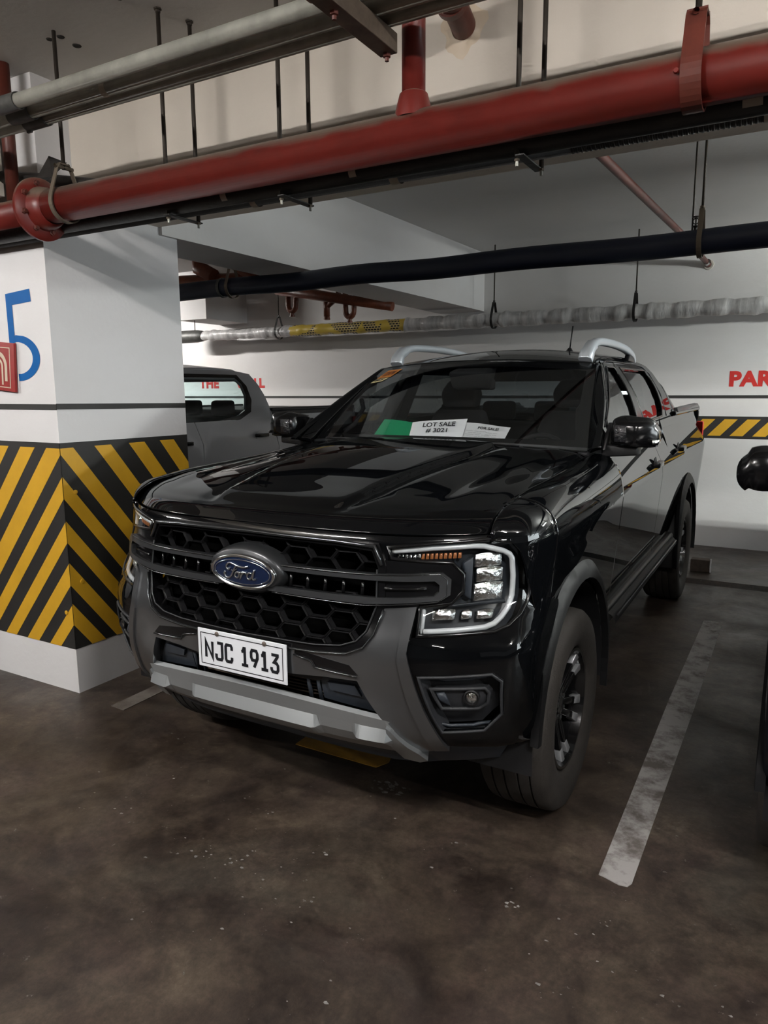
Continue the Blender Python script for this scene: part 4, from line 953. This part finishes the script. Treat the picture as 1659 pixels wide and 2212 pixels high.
    half = [(.0, 1.176), (.2, 1.176), (.35, 1.172), (.499, 1.164), (.527, 1.095), (.532, .965), (.508, .885), (.477, .843), (.42, .818), (.3, .808), (.0, .802)]
    def full(h): return h+[(-x, z) for x, z in reversed(h[1:-1])]
    ih = [(.0, 1.150), (.2, 1.150), (.35, 1.147), (.478, 1.138), (.503, 1.085), (.508, .97), (.485, .893), (.455, .86), (.40, .84), (.3, .83), (.0, .824)]
    mk = [(.0, .802), (.3, .808), (.42, .818), (.477, .843), (.508, .885), (.532, .965), (.628, .972), (.617, .833), (.708, .482), (.60, .45), (.555, .56), (.525, .60), (.458, .728), (.33, .724), (.2, .712), (0, .712)]
    patch('grille_backing', full([(0, 1.17), (.52, 1.16), (.54, .93), (.46, .81), (0, .80)]), FS, 'void', root, off=-.095, th=.01, res=.1)
    patch('bumper_mask', full(mk), FS, 'dark_grey_paint' if D else paint, root, off=.006, th=.035, res=.03 if D else .09)
    HLo = [(.530, 1.152), (.66, 1.165), (.794, 1.172), (.852, 1.158), (.885, 1.133), (.896, 1.05), (.900, .99), (.898, .963), (.889, .931), (.867, .902), (.835, .888), (.641, .885), (.637, .974), (.718, .980), (.744, 1.015), (.742, 1.067), (.714, 1.104), (.541, 1.118)]
    hl = patch('headlight', HLo, GS, 'lamp_housing', root, off=-.05, th=.006, res=.03 if D else .09, mir=True)
    lens = patch('lamp_lens', HLo, GS, 'clear_lens', root, off=.002, th=0, res=.04 if D else .09, mir=True)
    # panel between bonnet lip and grille
    patch('bonnet_lip', full([(0, 1.192), (.55, 1.187), (.80, 1.186), (.80, 1.172), (.66, 1.165), (.530, 1.152), (.53, 1.112), (.528, 1.095), (.499, 1.164), (.35, 1.172), (0, 1.176)]), FS, paint, root, off=-.004, th=.02, res=.04)
    patch('lower_valance', full([(0, .46), (.52, .46), (.70, .498), (.85, .496), (.86, .46), (.824, .392), (.65, .370), (.48, .360), (0, .366)]), FS, 'plastic_blue_grey', root, off=-.014, th=.03, res=.05)
    patch('intake_backing', full([(0, .73), (.47, .73), (.545, .56), (0, .56)]), FS, 'satin_black', root, off=-.085, th=.01, res=.1)
    return dict(half=half, ih=ih, full=full, fog=fog_o, HL=HLo, hl=hl, mk=mk)

T = thing('pickup_truck', 'black double cab pickup with dark grey bumper, silver skid bar and honeycomb grille', 'car', (.022, 0, 0), None, .0043, local=True)
info = build_truck(T)
full = info['full']
# grille frame and trims
gf = patch('grille_frame', full(info['half']), FS, 'gloss_black', T, holes=(full(info['ih']),), off=.008, th=.045, res=.03)
def on_front(pts, off, n=0.03, close=False):
    out = []
    for i in range(len(pts)-1):
        a, b = pts[i], pts[i+1]; k = max(1, int(math.hypot(b[0]-a[0], b[1]-a[1])/n))
        for j in range(k): out.append((lerp(a[0], b[0], j/k), lerp(a[1], b[1], j/k)))
    out.append(pts[-1]); return [Vector(GS(x, z))+Vector((0, -off, 0)) for x, z in out]
top = [(-.518, 1.098), (-.490, 1.155), (-.35, 1.163), (0, 1.167), (.35, 1.163), (.490, 1.155), (.518, 1.098)]
tube('grille_top_trim', on_front(top, .014), .0065, 'dark_chrome', T, 8)
low = [(-.503, 1.085), (-.508, .97), (-.485, .893), (-.455, .86), (-.40, .84), (-.3, .83), (0, .824), (.3, .83), (.40, .84), (.455, .86), (.485, .893), (.508, .97), (.503, 1.085)]
tube('grille_inner_trim', on_front(low, .012), .003, 'bar_grey', T, 6)
low2 = [(-.534, .962), (-.510, .883), (-.479, .840), (-.42, .815), (-.3, .805), (0, .799), (.3, .805), (.42, .815), (.479, .840), (.510, .883), (.534, .962)]
tube('mask_rim', on_front(low2, .012), .0035, 'dark_chrome', T, 6)
# honeycomb: one ring per cell, a cell is a sub-part of the frame
cm = None; Wc, Fc, Hc = .062, .034, .0315
ihp = full(info['ih'])
for ci_ in range(-6, 7):
    for rj in range(-3, 9):
        cx_ = ci_*(Wc+Fc); cz_ = .845+rj*2*Hc+(Hc if ci_ % 2 else 0)*1.0
        if .978 < cz_ < 1.068 or cz_ > 1.16 or cz_ < .81: continue
        if not inside((cx_*.93, cz_), ihp) and not inside((cx_*.93, cz_+.02), ihp): continue
        V = []; F = []
        for q, sc_, dd in ((0, .985, -.018), (1, .90, -.012), (2, .88, -.035), (3, .985, -.045)):
            for (hx_, hz) in ((-Wc, 0), (-Fc, Hc), (Fc, Hc), (Wc, 0), (Fc, -Hc), (-Fc, -Hc)):
                x_, z_ = cx_+hx_*sc_, cz_+hz*sc_-(.006 if q == 3 else 0)
                p = FS(max(-.56, min(.56, x_)), z_); V.append((p[0], p[1]-dd-.004, p[2]))
        for q in range(4):
            for k in range(6):
                a = q*6+k; b_ = q*6+(k+1) % 6; c_ = ((q+1) % 4)*6+(k+1) % 6; d_ = ((q+1) % 4)*6+k; F.append([a, b_, c_, d_])
        ob('grille_cell', V, F, 'cell_black', gf)
# C shaped double bars and their black surround
U = [(.10, 1.070), (.47, 1.071), (.691, 1.076), (.711, 1.057), (.711, 1.008), (.690, .991), (.47, .975), (.10, .979), (.10, .997), (.498, .998), (.670, 1.004), (.683, 1.018), (.683, 1.040), (.670, 1.053), (.50, 1.051), (.10, 1.052)]
bb = patch('clamp_bar', U, GS, 'bar_grey', T, off=.022, th=.035, res=.025, mir=True)
patch('clamp_surround', [(.505, 1.112), (.716, 1.106), (.748, 1.072), (.748, 1.010), (.716, .978), (.625, .968), (.51, .966)], GS, 'gloss_black', T, off=.004, th=.05, res=.03, mir=True)
for s in (1, -1):
    tube('clamp_edge', [Vector((p.x*s, p.y, p.z)) for p in on_front([(.12, 1.070), (.47, 1.071), (.691, 1.076), (.711, 1.057), (.711, 1.008), (.690, .991), (.47, .975), (.12, .979)], .024)], .0022, 'dark_chrome', T, 6)
    tube('slot_fin', [Vector((p.x*s, p.y, p.z)) for p in on_front([(.53, 1.028), (.655, 1.03)], .012)], .005, 'gloss_black', T, 8)
    for k in range(5):
        xx = .18+k*.068
        a = FS(xx, 1.048); b_ = FS(xx, 1.0); tube('slot_rib', [(a[0]*s, a[1]+.0, a[2]), (b_[0]*s, b_[1]+.0, b_[2])], .006, 'gloss_black', T, 6)
# oval emblem
def oval(name, a, b_, prof, m, parent, cz=1.028, seg=56):
    V = []; F = []
    for k_, (sc_, dy) in enumerate(prof):
        for k in range(seg):
            t = 2*math.pi*k/seg; x = a*math.cos(t)-(1-sc_)*.04*math.cos(t) if False else (a-(1-sc_)*b_)*math.cos(t); z = b_*sc_*math.sin(t)
            V.append((x, -.798-dy-.10*z, cz+z))
    n = len(prof)
    F = [[i*seg+k, i*seg+(k+1) % seg, (i+1)*seg+(k+1) % seg, (i+1)*seg+k] for i in range(n-1) for k in range(seg)]
    F.append([(n-1)*seg+k for k in range(seg)])
    o = ob(name, V, F, m, parent); o.data.polygons.foreach_set('use_smooth', [True]*len(o.data.polygons)); return o
oval('emblem_bezel', .160, .084, [(1.06, -.03), (1.03, .0), (.97, .025), (.85, .038)], 'bar_grey', T, 1.031)
em = oval('emblem', .139, .063, [(1.02, .02), (1, .045), (.95, .052), (.86, .052), (.82, .046)], 'chrome', T)
oval('emblem_field', .128, .052, [(1, .040), (.98, .0475), (.93, .048)], 'badge_blue', em)
o = tube('emblem_line', [(.1195*math.cos(t), -.8475-.10*.0435*math.sin(t), 1.028+.0435*math.sin(t)) for t in rng(0, 2*math.pi, 56)[:-1]], .0016, 'chrome', em, 6, closed=True)
# script lettering, strokes in emblem pixels of a front view (x right, z up; cm)
def stroke(pts, r=.0028):
    r *= 1.05; pts = [(x*1.2+4, z) for x, z in pts]
    P = [Vector((x*.001, -.8485-.10*z*.001, 1.028+z*.001)) for x, z in pts]; Q = []
    for i in range(len(P)-1):
        p0 = P[max(0, i-1)]; p1 = P[i]; p2 = P[i+1]; p3 = P[min(len(P)-1, i+2)]
        for t in (0, .33, .66): Q.append(.5*((2*p1)+(p2-p0)*t+(2*p0-5*p1+4*p2-p3)*t*t+(3*p1-3*p2+p3-p0)*t**3))
    Q.append(P[-1]); tube('emblem_script', Q, r, 'chrome', em, 6)
stroke([(-48, 10), (-50, 4), (-56, 6), (-58, 15), (-52, 25), (-42, 29), (-28, 25), (-12, 19), (6, 18), (18, 22), (24, 24)], .0032)
stroke([(-20, 22), (-28, 12), (-36, -4), (-44, -18), (-54, -26), (-64, -24), (-68, -12), (-62, -4)], .0034)
stroke([(-42, 3), (-34, 2), (-26, 5), (-20, 10)], .002)
stroke([(-18, -2), (-26, -6), (-30, -14), (-27, -21), (-20, -21), (-14, -13), (-14, -5), (-19, -1), (-10, -3), (-4, 0)], .0032)
stroke([(-2, 0), (-6, -10), (-10, -22), (-4, -10), (4, -1), (11, 0), (12, -5)], .003)
stroke([(34, 0), (24, 1), (16, -8), (16, -18), (22, -22), (30, -16), (36, -4), (44, 14)], .0032)
stroke([(44, 14), (38, -4), (35, -17), (38, -22), (46, -16)], .003)
# mask edge chamfer, grooves
patch('mask_edge', [(.628, .970), (.617, .833), (.708, .484), (.665, .480), (.589, .815), (.598, .945)], GS, 'dark_grey_paint', T, off=.014, th=.012, res=.03, mir=True)
patch('bumper_slot', [(.222, .800), (.30, .794), (.430, .778), (.462, .748), (.306, .756), (.292, .775), (.222, .787)], FS, 'gloss_black', T, off=.0075, th=.004, res=.03, mir=True)
for s in (1, -1): tube('slot_trim', [Vector((p.x*s, p.y, p.z)) for p in on_front([(.222, .785), (.290, .773), (.304, .753), (.462, .744)], .012)], .003, 'dark_chrome', T, 6)
# lower intake
patch('intake_block', [(.300, .700), (.445, .706), (.52, .588), (.300, .612)], FS, 'plastic_blue_grey', T, off=-.03, th=.03, res=.04, mir=True)
patch('intake_block', [(.33, .690), (.435, .694), (.455, .655), (.34, .662)], FS, 'plastic_blue_grey', T, off=-.02, th=.02, res=.04, mir=True)
patch('intake_bar', full([(0, .712), (.2, .714), (.33, .72), (.30, .690), (0, .688)]), FS, 'satin_black', T, off=-.02, th=.03, res=.05)
for s in (1, -1):
    for xx in (.245, .285):
        a = FS(xx, .70); b_ = FS(xx, .60); tube('intake_post', [(a[0]*s, a[1]+.03, a[2]), (b_[0]*s, b_[1]+.03, b_[2])], .007, 'plastic_blue_grey', T, 8)
for k in range(6):
    z = .615+k*.014; tube('radiator_fin', [Vector(FS(x, z))+Vector((0, .06, 0)) for x in rng(-.29, .29, 10)], .003, 'brown_dust', T, 6)
# silver skid bar
def SK(x, k):
    ax = abs(x); c = 1-ss(.27, .30, ax); e = ss(.42, .45, ax)
    P = [(.614-.10*ax*ax, -.01), (.608-.10*ax*ax, .002), (.566-.04*ax*ax-.006*max(c, e), .010), (.532-.03*ax*ax-.010*max(c, e), .024+.024*max(c, e)), (.497-.03*ax*ax, .028+.016*c), (.445, .010), (.418, -.03), (.412, -.06)]
    z, o_ = P[k]; p = FS(x, z); t = ss(.535, .56, ax); return (p[0], p[1]-o_*(1-t)+.0, z)
xs_ = sorted(set([round(v, 4) for v in rng(-.555, .555, 60)]+[s*v for s in (1, -1) for v in (.268, .28, .292, .302, .418, .43, .442, .452)]))
sk = grid('skid_bar', lambda x, k: SK(x, int(k)), xs_, list(range(8)), 'silver_paint', T, smooth=False); solid(sk, .01)
patch('skid_end', [(.540, .578), (.552, .566), (.612, .468), (.628, .430), (.60, .418), (.552, .43), (.53, .50)], GS, 'silver_paint', T, off=.022, th=.05, res=.04, mir=True)
# tow eye cover under the bar
hull('tow_bracket', [(x, y, z) for x in (.26, .33) for y in (-.60, -.5) for z in (.34, .39)], 'satin_black', T, .01, 2)
# number plate
pl = box('number_plate', (0, -.867, .737), (.392, .006, .142), 'white_plate', T, .0025)
def plp(x, z): return (x, -.8705, .737+z)
for a in ([(-.182, .058), (.182, .058), (.182, .0555), (-.182, .0555)], [(-.182, -.058), (.182, -.058), (.182, -.0555), (-.182, -.0555)], [(-.182, -.058), (-.1795, -.058), (-.1795, .058), (-.182, .058)], [(.1795, -.058), (.182, -.058), (.182, .058), (.1795, .058)]):
    poly3('plate_line', [plp(*q) for q in a], (0, -1, 0), .0008, 'ink', pl)
PT = dict(N=[[(0, 0), (0, 1), (1, 0), (1, 1)]], J=[[(.25, 1), (.95, 1), (.95, .12), (.82, 0), (.18, 0), (.05, .12), (.05, .33)]], C=[[(.95, .70), (.95, .88), (.82, 1), (.18, 1), (.05, .88), (.05, .12), (.18, 0), (.82, 0), (.95, .12), (.95, .28)]],
          **{'1': [[(.08, .80), (.28, .82), (.42, 1), (.55, 1), (.55, 0)], [(.08, 0), (1, 0)]], '9': [[(.95, .62), (.82, .42), (.2, .42), (.05, .58), (.05, .84), (.2, 1), (.8, 1), (.95, .84), (.95, .55), (.45, 0)]],
             '3': [[(.08, 1), (.92, 1), (.92, .92), (.42, .56), (.80, .52), (.95, .40), (.95, .13), (.8, 0), (.2, 0), (.05, .13), (.05, .26)]]})
def glyph(ch, x0, z0, w_, h_, r):
    for ln in PT[ch]:
        sec = [(-1, -.12), (1, -.12), (1, .12), (-1, .12)]
        V = []; P = [Vector((x0+a*w_, -.8708, .737+z0+b_*h_)) for a, b_ in ln]
        V, F = tubeVF(P, r, 4, False, sec, True, (0, -1, 0)); ob('plate_character', V, F, 'ink', pl)
for ch, x in (('N', -.158), ('J', -.112), ('C', -.068), ('1', .002), ('9', .045), ('1', .088), ('3', .132)):
    glyph(ch, x, -.032, .030, .060, .0053)
for x in (-.105, .105): lathe('plate_screw', [(0, .0085), (.003, .0085), (.005, .005), (.005, 0)], (x, -.870, .797), (0, -1, 0), 'rust_bolt', pl, 12)
# headlights inside
for s, par in ((1, info['hl'][0]), (-1, info['hl'][1])):
    def G(u, z, off): 
        p = GS(u, z); e = 1e-3; a = Vector(GS(u+e, z))-Vector(GS(u-e, z)); b_ = Vector(GS(u, z+e))-Vector(GS(u, z-e)); n = a.cross(b_).normalized()
        if n.y > 0: n = -n
        q = Vector(p)+n*off; return Vector((q.x*s, q.y, q.z))
    drl = [(.540, 1.139), (.66, 1.150), (.765, 1.153), (.79, 1.150), (.836, 1.131), (.851, 1.120), (.858, 1.105), (.863, 1.05), (.864, .99), (.859, .955), (.848, .930), (.833, .912), (.812, .904), (.74, .900), (.655, .898)]
    P = []
    for i in range(len(drl)-1):
        for k in range(3): P.append(G(lerp(drl[i][0], drl[i+1][0], k/3), lerp(drl[i][1], drl[i+1][1], k/3), -.012))
    P.append(G(*drl[-1], -.012)); tube('running_light', P, .0092, 'lamp_white', par, 10)
    tube('lamp_rim', [G(u, z, .002) for u, z in resample(info['HL'], .03)], .006, 'gloss_black', par, 8, closed=True)
    for (u0, z0, u1, z1) in ((.773, 1.084, .838, 1.126), (.779, 1.036, .843, 1.080), (.776, .980, .846, 1.032), (.674, .930, .735, .962), (.751, .930, .778, .956), (.790, .927, .830, .954)):
        pts = [G(u, z, o_) for u, z in ((u0, z0), (u1, z0), (u1, z1), (u0, z1), (lerp(u0, u1, .5), z1+.004)) for o_ in (-.022, -.042)]+[G(lerp(u0, u1, .55), lerp(z0, z1, .5), -.016)]
        hull('reflector', pts, 'lamp_chrome', par, .002, 1)
    hull('lamp_divider', [G(u, z, o_) for u, z in ((.752, 1.0), (.770, .985), (.768, 1.12), (.745, 1.10)) for o_ in (-.018, -.045)], 'plastic_blue_grey', par, .004, 2)
    hull('lamp_shelf', [G(u, z, o_) for u, z in ((.70, .965), (.855, .968), (.850, .982), (.72, .975)) for o_ in (-.015, -.045)], 'lamp_housing', par, .004, 2)
    for k in range(16):
        u = .555+k*.0125; hull('turn_signal_rib', [G(u+a, z, o_) for a in (0, .009) for z in (1.116, 1.132) for o_ in (-.026, -.036)], 'lamp_chrome' if k < 6 else 'amber', par, .001, 1) if k < 15 else None
    hull('lamp_end_block', [G(u, z, o_) for u, z in ((.645, .892), (.655, .892), (.655, .962), (.643, .966)) for o_ in (-.008, -.045)], 'lamp_white', par, .003, 1)
# fog lamp pockets
for s in (1, -1):
    def Q(u, z, off): p = GS(u, z); return Vector((p[0]*s, p[1]-off, p[2]))
    fo2 = [(s*1, 0)]
a_, b2 = patch('fog_pocket', info['fog'], GS, 'plastic_black', T, off=-.05, th=.01, res=.03, mir=True)
for par, s in ((a_, 1), (b2, -1)):
    def Q(u, z, off): p = GS(u, z); return Vector((p[0]*s, p[1]-off, p[2]))
    fp = info['fog']; m_ = len(fp); V = []; F = []
    for i in range(m_):
        V += [Q(*fp[i], .004), Q(lerp(fp[i][0], .765, .10), lerp(fp[i][1], .66, .10), -.055)]
    for i in range(m_): F.append([2*i, 2*((i+1) % m_), 2*((i+1) % m_)+1, 2*i+1])
    ob('pocket_wall', V, F, 'plastic_black', par)
    tube('pocket_rim', [Q(u, z, .002) for u, z in resample([(lerp(u, .765, .05), lerp(z, .66, .05)) for u, z in fp], .03)], .005, 'plastic_black', par, 8, closed=True)
    ro_ = [(.684, .715), (.822, .712), (.833, .694), (.828, .660), (.805, .641), (.709, .645)]
    tube('fog_frame', [Q(u, z, -.012) for u, z in resample(ro_, .03)], .006, 'plastic_black', par, 8, closed=True)
    hull('fog_block', [Q(u, z, o_) for u, z in ro_ for o_ in (-.02, -.05)], 'plastic_black', par, .004, 2)
    hull('fog_wedge', [Q(u, z, o_) for u, z, o_ in ((.69, .706, -.02), (.72, .706, -.014), (.735, .652, -.014), (.715, .652, -.02), (.705, .68, -.008), (.73, .68, -.005))], 'plastic_blue_grey', par, .002, 1)
    c = Q(.790, .684, -.008); ax = Vector((.3*s, -1, 0))
    lathe('fog_lamp_ring', [(-.01, .026), (.006, .026), (.008, .022), (-.006, .019)], c, ax, 'satin_black', par, 24)
    lathe('fog_lamp', [(-.008, .020), (.0, .019), (.004, .014), (.006, 0)], c, ax, 'lamp_chrome', par, 20)
    for zt_ in (.745, .575):
        tube('pocket_fin', [Q(u, zt_+dz_, -.03) for u, dz_ in ((.67, 0), (.70, 0), (.715, -.006), (.78, -.006), (.795, 0), (.83, 0))], .006, 'plastic_blue_grey', par, 6)
# cowl panel, wipers, antenna, rails, stickers
def cowl(u, k): 
    y = .44+.27*u*u; a = Vector((.788*u, y, 1.372-.045*u*u)); b_ = WS(u, .03); return a.lerp(b_, k)
grid('cowl', cowl, rng(-1, 1, 24), [0, .5, 1], 'plastic_black', T)
for (u0, u1) in ((.65, -.05), (-.25, -.80)):
    P = [WS(lerp(u0, u1, t), .01+.02*t)+Vector((0, -.012, .004)) for t in rng(0, 1, 10)]; tube('wiper', P, .006, 'satin_black', T, 6)
an = lathe('antenna_base', [(0, .03), (.015, .025), (.035, .012), (.04, .006)], (.20, 2.45, 1.882), (0, .25, 1), 'satin_black', T, 14)
tube('antenna_rod', [(.20, 2.46, 1.915), (.205, 2.50, 2.07)], .005, 'satin_black', an, 8)
for s in (1, -1):
    xe = .60; P = [(.585, 1.36, 1.79), (.590, 1.40, 1.845), (.592, 1.50, 1.886), (.592, 1.65, 1.905), (.592, 2.0, 1.908), (.592, 2.35, 1.895), (.590, 2.58, 1.865), (.585, 2.68, 1.825)]
    sec = [(-1, -.55), (-.6, -.9), (.6, -.9), (1, -.55), (1, .5), (.6, .9), (-.6, .9), (-1, .5)]
    Q_ = []
    for i in range(len(P)-1):
        p0, p1, p2, p3 = [Vector(P[max(0, min(len(P)-1, i+j))]) for j in (-1, 0, 1, 2)]
        for t in (0, .25, .5, .75): Q_.append(.5*((2*p1)+(p2-p0)*t+(2*p0-5*p1+4*p2-p3)*t*t+(3*p1-3*p2+p3-p0)*t**3))
    Q_.append(Vector(P[-1])); Q_ = [(p.x*s, p.y, p.z) for p in Q_]
    rr = [.036 if i < 4 else (.032 if i < 8 else .024) for i in range(len(Q_))]
    tube('roof_rail', Q_, rr, 'rail_silver', T, 8, sec=sec, upv=(0, -.3, 1))
    hull('rail_foot', [(s*a, b_, c_) for a in (.575, .61) for b_, c_ in ((2.42, 1.82), (2.66, 1.81), (2.47, 1.865), (2.60, 1.855))], 'satin_black', T, .006, 2)
def wsp(u, v, off=.003):
    return WS(u, v)+Vector((0, -off*.45, off*.9))
for nm, m_, q in (('registration_sticker', 'orange_sticker', ((-.925, .80), (-.765, .81), (-.735, .935), (-.895, .93))), ('registration_sticker', 'yellow_sticker', ((-.95, .735), (-.82, .745), (-.775, .80), (-.915, .795)))):
    n = 6; g_ = grid(nm, lambda a, b_: wsp(lerp(lerp(q[0][0], q[1][0], a), lerp(q[3][0], q[2][0], a), b_), lerp(lerp(q[0][1], q[1][1], a), lerp(q[3][1], q[2][1], a), b_)), rng(0, 1, n), rng(0, 1, n), m_, T)
    o_, uu, vv = wsp(*q[0], .0045), wsp(*q[1], .0045)-wsp(*q[0], .0045), wsp(*q[3], .0045)-wsp(*q[0], .0045)
    text('sticker_print', '12374' if m_[0] == 'o' else 'REG 24', o_+uu*.15+vv*.25, uu*.72, vv*.5, 'ink' if m_[0] == 'y' else 'red_brown', g_, bold=.02, depth=.0006)

# ---- papers on the dash behind the windshield
def wi(px_u, v, off): return WS(px_u, v)+Vector((0, off*.45, -off*.9))
def sheet(name, lab, cat, P, m, grp):
    """P: four corners (ll, lr, ur, ul)"""
    P = [Vector(p) for p in P]
    P = [Vector((p[0]+.0, p[1]+.012, p[2]+.010)) for p in P]
    c = (P[0]+P[1])/2; t = thing(name, lab, cat, c, grp)
    n = (P[1]-P[0]).cross(P[3]-P[0]).normalized()
    if n.y > 0: n = -n
    V = []; N_ = 8
    for j in range(N_+1):
        for i in range(N_+1):
            a, b_ = i/N_, j/N_; V.append(P[0].lerp(P[1], a).lerp(P[3].lerp(P[2], a), b_)+n*(.003*math.sin(a*5)*b_))
    F = [[j*(N_+1)+i, j*(N_+1)+i+1, (j+1)*(N_+1)+i+1, (j+1)*(N_+1)+i] for j in range(N_) for i in range(N_)]
    o = ob('paper', V, F, m, t, True); return t, P, n
def ptext(t, P, n, s, a0, b0, a1, b1, m='ink', bold=.0, k=.005):
    f = lambda a, b_: P[0].lerp(P[1], a).lerp(P[3].lerp(P[2], a), b_)+n*k
    O = f(a0, b0); text('print', s, O, f(a1, b0)-O, f(a0, b1)-O, m, t, bold=bold, depth=.0003)
pd = .0
t, P, n = sheet('green_folder', 'green card in a clear sleeve standing left of the lot sale paper on the dashboard', 'folder', [(-.268, .515, 1.380), (-.035, .505, 1.375), (-.092, .675, 1.462), (-.292, .697, 1.472)], 'green_paper', 'papers behind the windshield')
tube('sleeve_edge', [P[0]+n*.001, P[3]+n*.001+Vector((-.01, 0, .008)), P[2]+n*.001+Vector((0, 0, .008))], .0012, 'clear_lens', t, 4)
t, P, n = sheet('lot_sale_paper', 'white paper reading LOT SALE # 3021 behind the windshield', 'paper', [(-.048, .502, 1.377), (.235, .505, 1.377), (.185, .706, 1.484), (-.102, .658, 1.461)], 'white_paper', 'papers behind the windshield')
ptext(t, P, n, 'LOT SALE', .22, .66, .82, .88, bold=.014); ptext(t, P, n, '# 3021', .30, .37, .70, .59, bold=.014)
tube('paper_edge_line', [P[0].lerp(P[1], .3)+n*.004+Vector((0, .01, .008)), P[0].lerp(P[1], .97)+n*.004+Vector((0, .02, .02))], .0012, 'ink', t, 4)
t, P, n = sheet('for_sale_paper', 'tilted white sheet reading FOR SALE! beside the lot sale paper', 'paper', [(.215, .530, 1.383), (.440, .522, 1.377), (.432, .655, 1.447), (.180, .685, 1.464)], 'grey_paper', 'papers behind the windshield')
ptext(t, P, n, 'FOR SALE!', .34, .66, .80, .80, bold=.02)
for k in range(5): ptext(t, P, n, 'ilnmiu nim lnuim', .10+.05*(k % 2), .12+k*.10, .45+.1*(k % 3), .15+k*.10, 'faint_ink'); 
for k in range(4): ptext(t, P, n, 'minlu inm', .55, .14+k*.11, .80, .17+k*.11, 'faint_ink')

# ================================================================== NEIGHBOURS
S = thing('silver_pickup', 'silver double cab pickup parked behind the striped pillar', 'car', (-3.683, 0, 0), None, 0, local=True)
build_truck(S, 'silver_body', False, 'silver_glass', 'windshield_glass', 'gloss_black', True)
patch('bed_top_strip', [(2.975, 1.395), (4.48, 1.395), (4.48, 1.45), (2.975, 1.45)], SB, 'gloss_black', S, off=.006, th=.01, res=.2, mir=True, ref=(1, 0, 0))
tube('fuel_flap_seam', [Vector(SB(y, z))+Vector((.001, 0, 0)) for y, z in ((3.25, 1.02), (3.20, 1.19), (3.23, 1.225), (3.42, 1.23))], .004, 'galv_dark', S, 6)
K = thing('dark_car', 'dark navy car at the right edge with only its mirror and flank in view', 'car', (2.56, .15, 0), None, 0, local=True)
build_truck(K, 'navy_body', False, 'side_glass', 'windshield_glass', 'gloss_black', False)
K.scale = (1, .92, .86)
for s in (-1, 1):
    xs0 = (1.485-2.50)
    V = []; F = []; seg = 28
    pr = [(.11-.11*math.cos(a), .0005+.100*math.sin(a)**.8 if 0 < a < math.pi else .0005) for a in rng(0, math.pi, 18)]
    for (d, r_) in pr:
        for k in range(seg):
            a = 2*math.pi*k/seg; V.append((-s*(-1.145+d), .82+r_*.75*math.cos(a), (1.285+.0*d+r_*1.02*math.sin(a)-.02*(d < .05))/.86))
    F = [[i*seg+k, i*seg+(k+1) % seg, (i+1)*seg+(k+1) % seg, (i+1)*seg+k] for i in range(len(pr)-1) for k in range(seg)]
    F += [list(range(seg)), [(len(pr)-1)*seg+k for k in range(seg)]]
    ob('side_mirror', V, F, 'gloss_black', K, True)
# small block beside the rear wheel
bk = thing('small_block', 'small rusty brown block with a white strip behind the rear wheel', 'block', (1.0, 4.15, .03))
box('block', (.985, 4.15, .085), (.16, .10, .11), 'brown_dust', bk, .008)
box('white_strip', (1.07, 4.10, .095), (.012, .02, .12), 'white_paper', bk, .002)
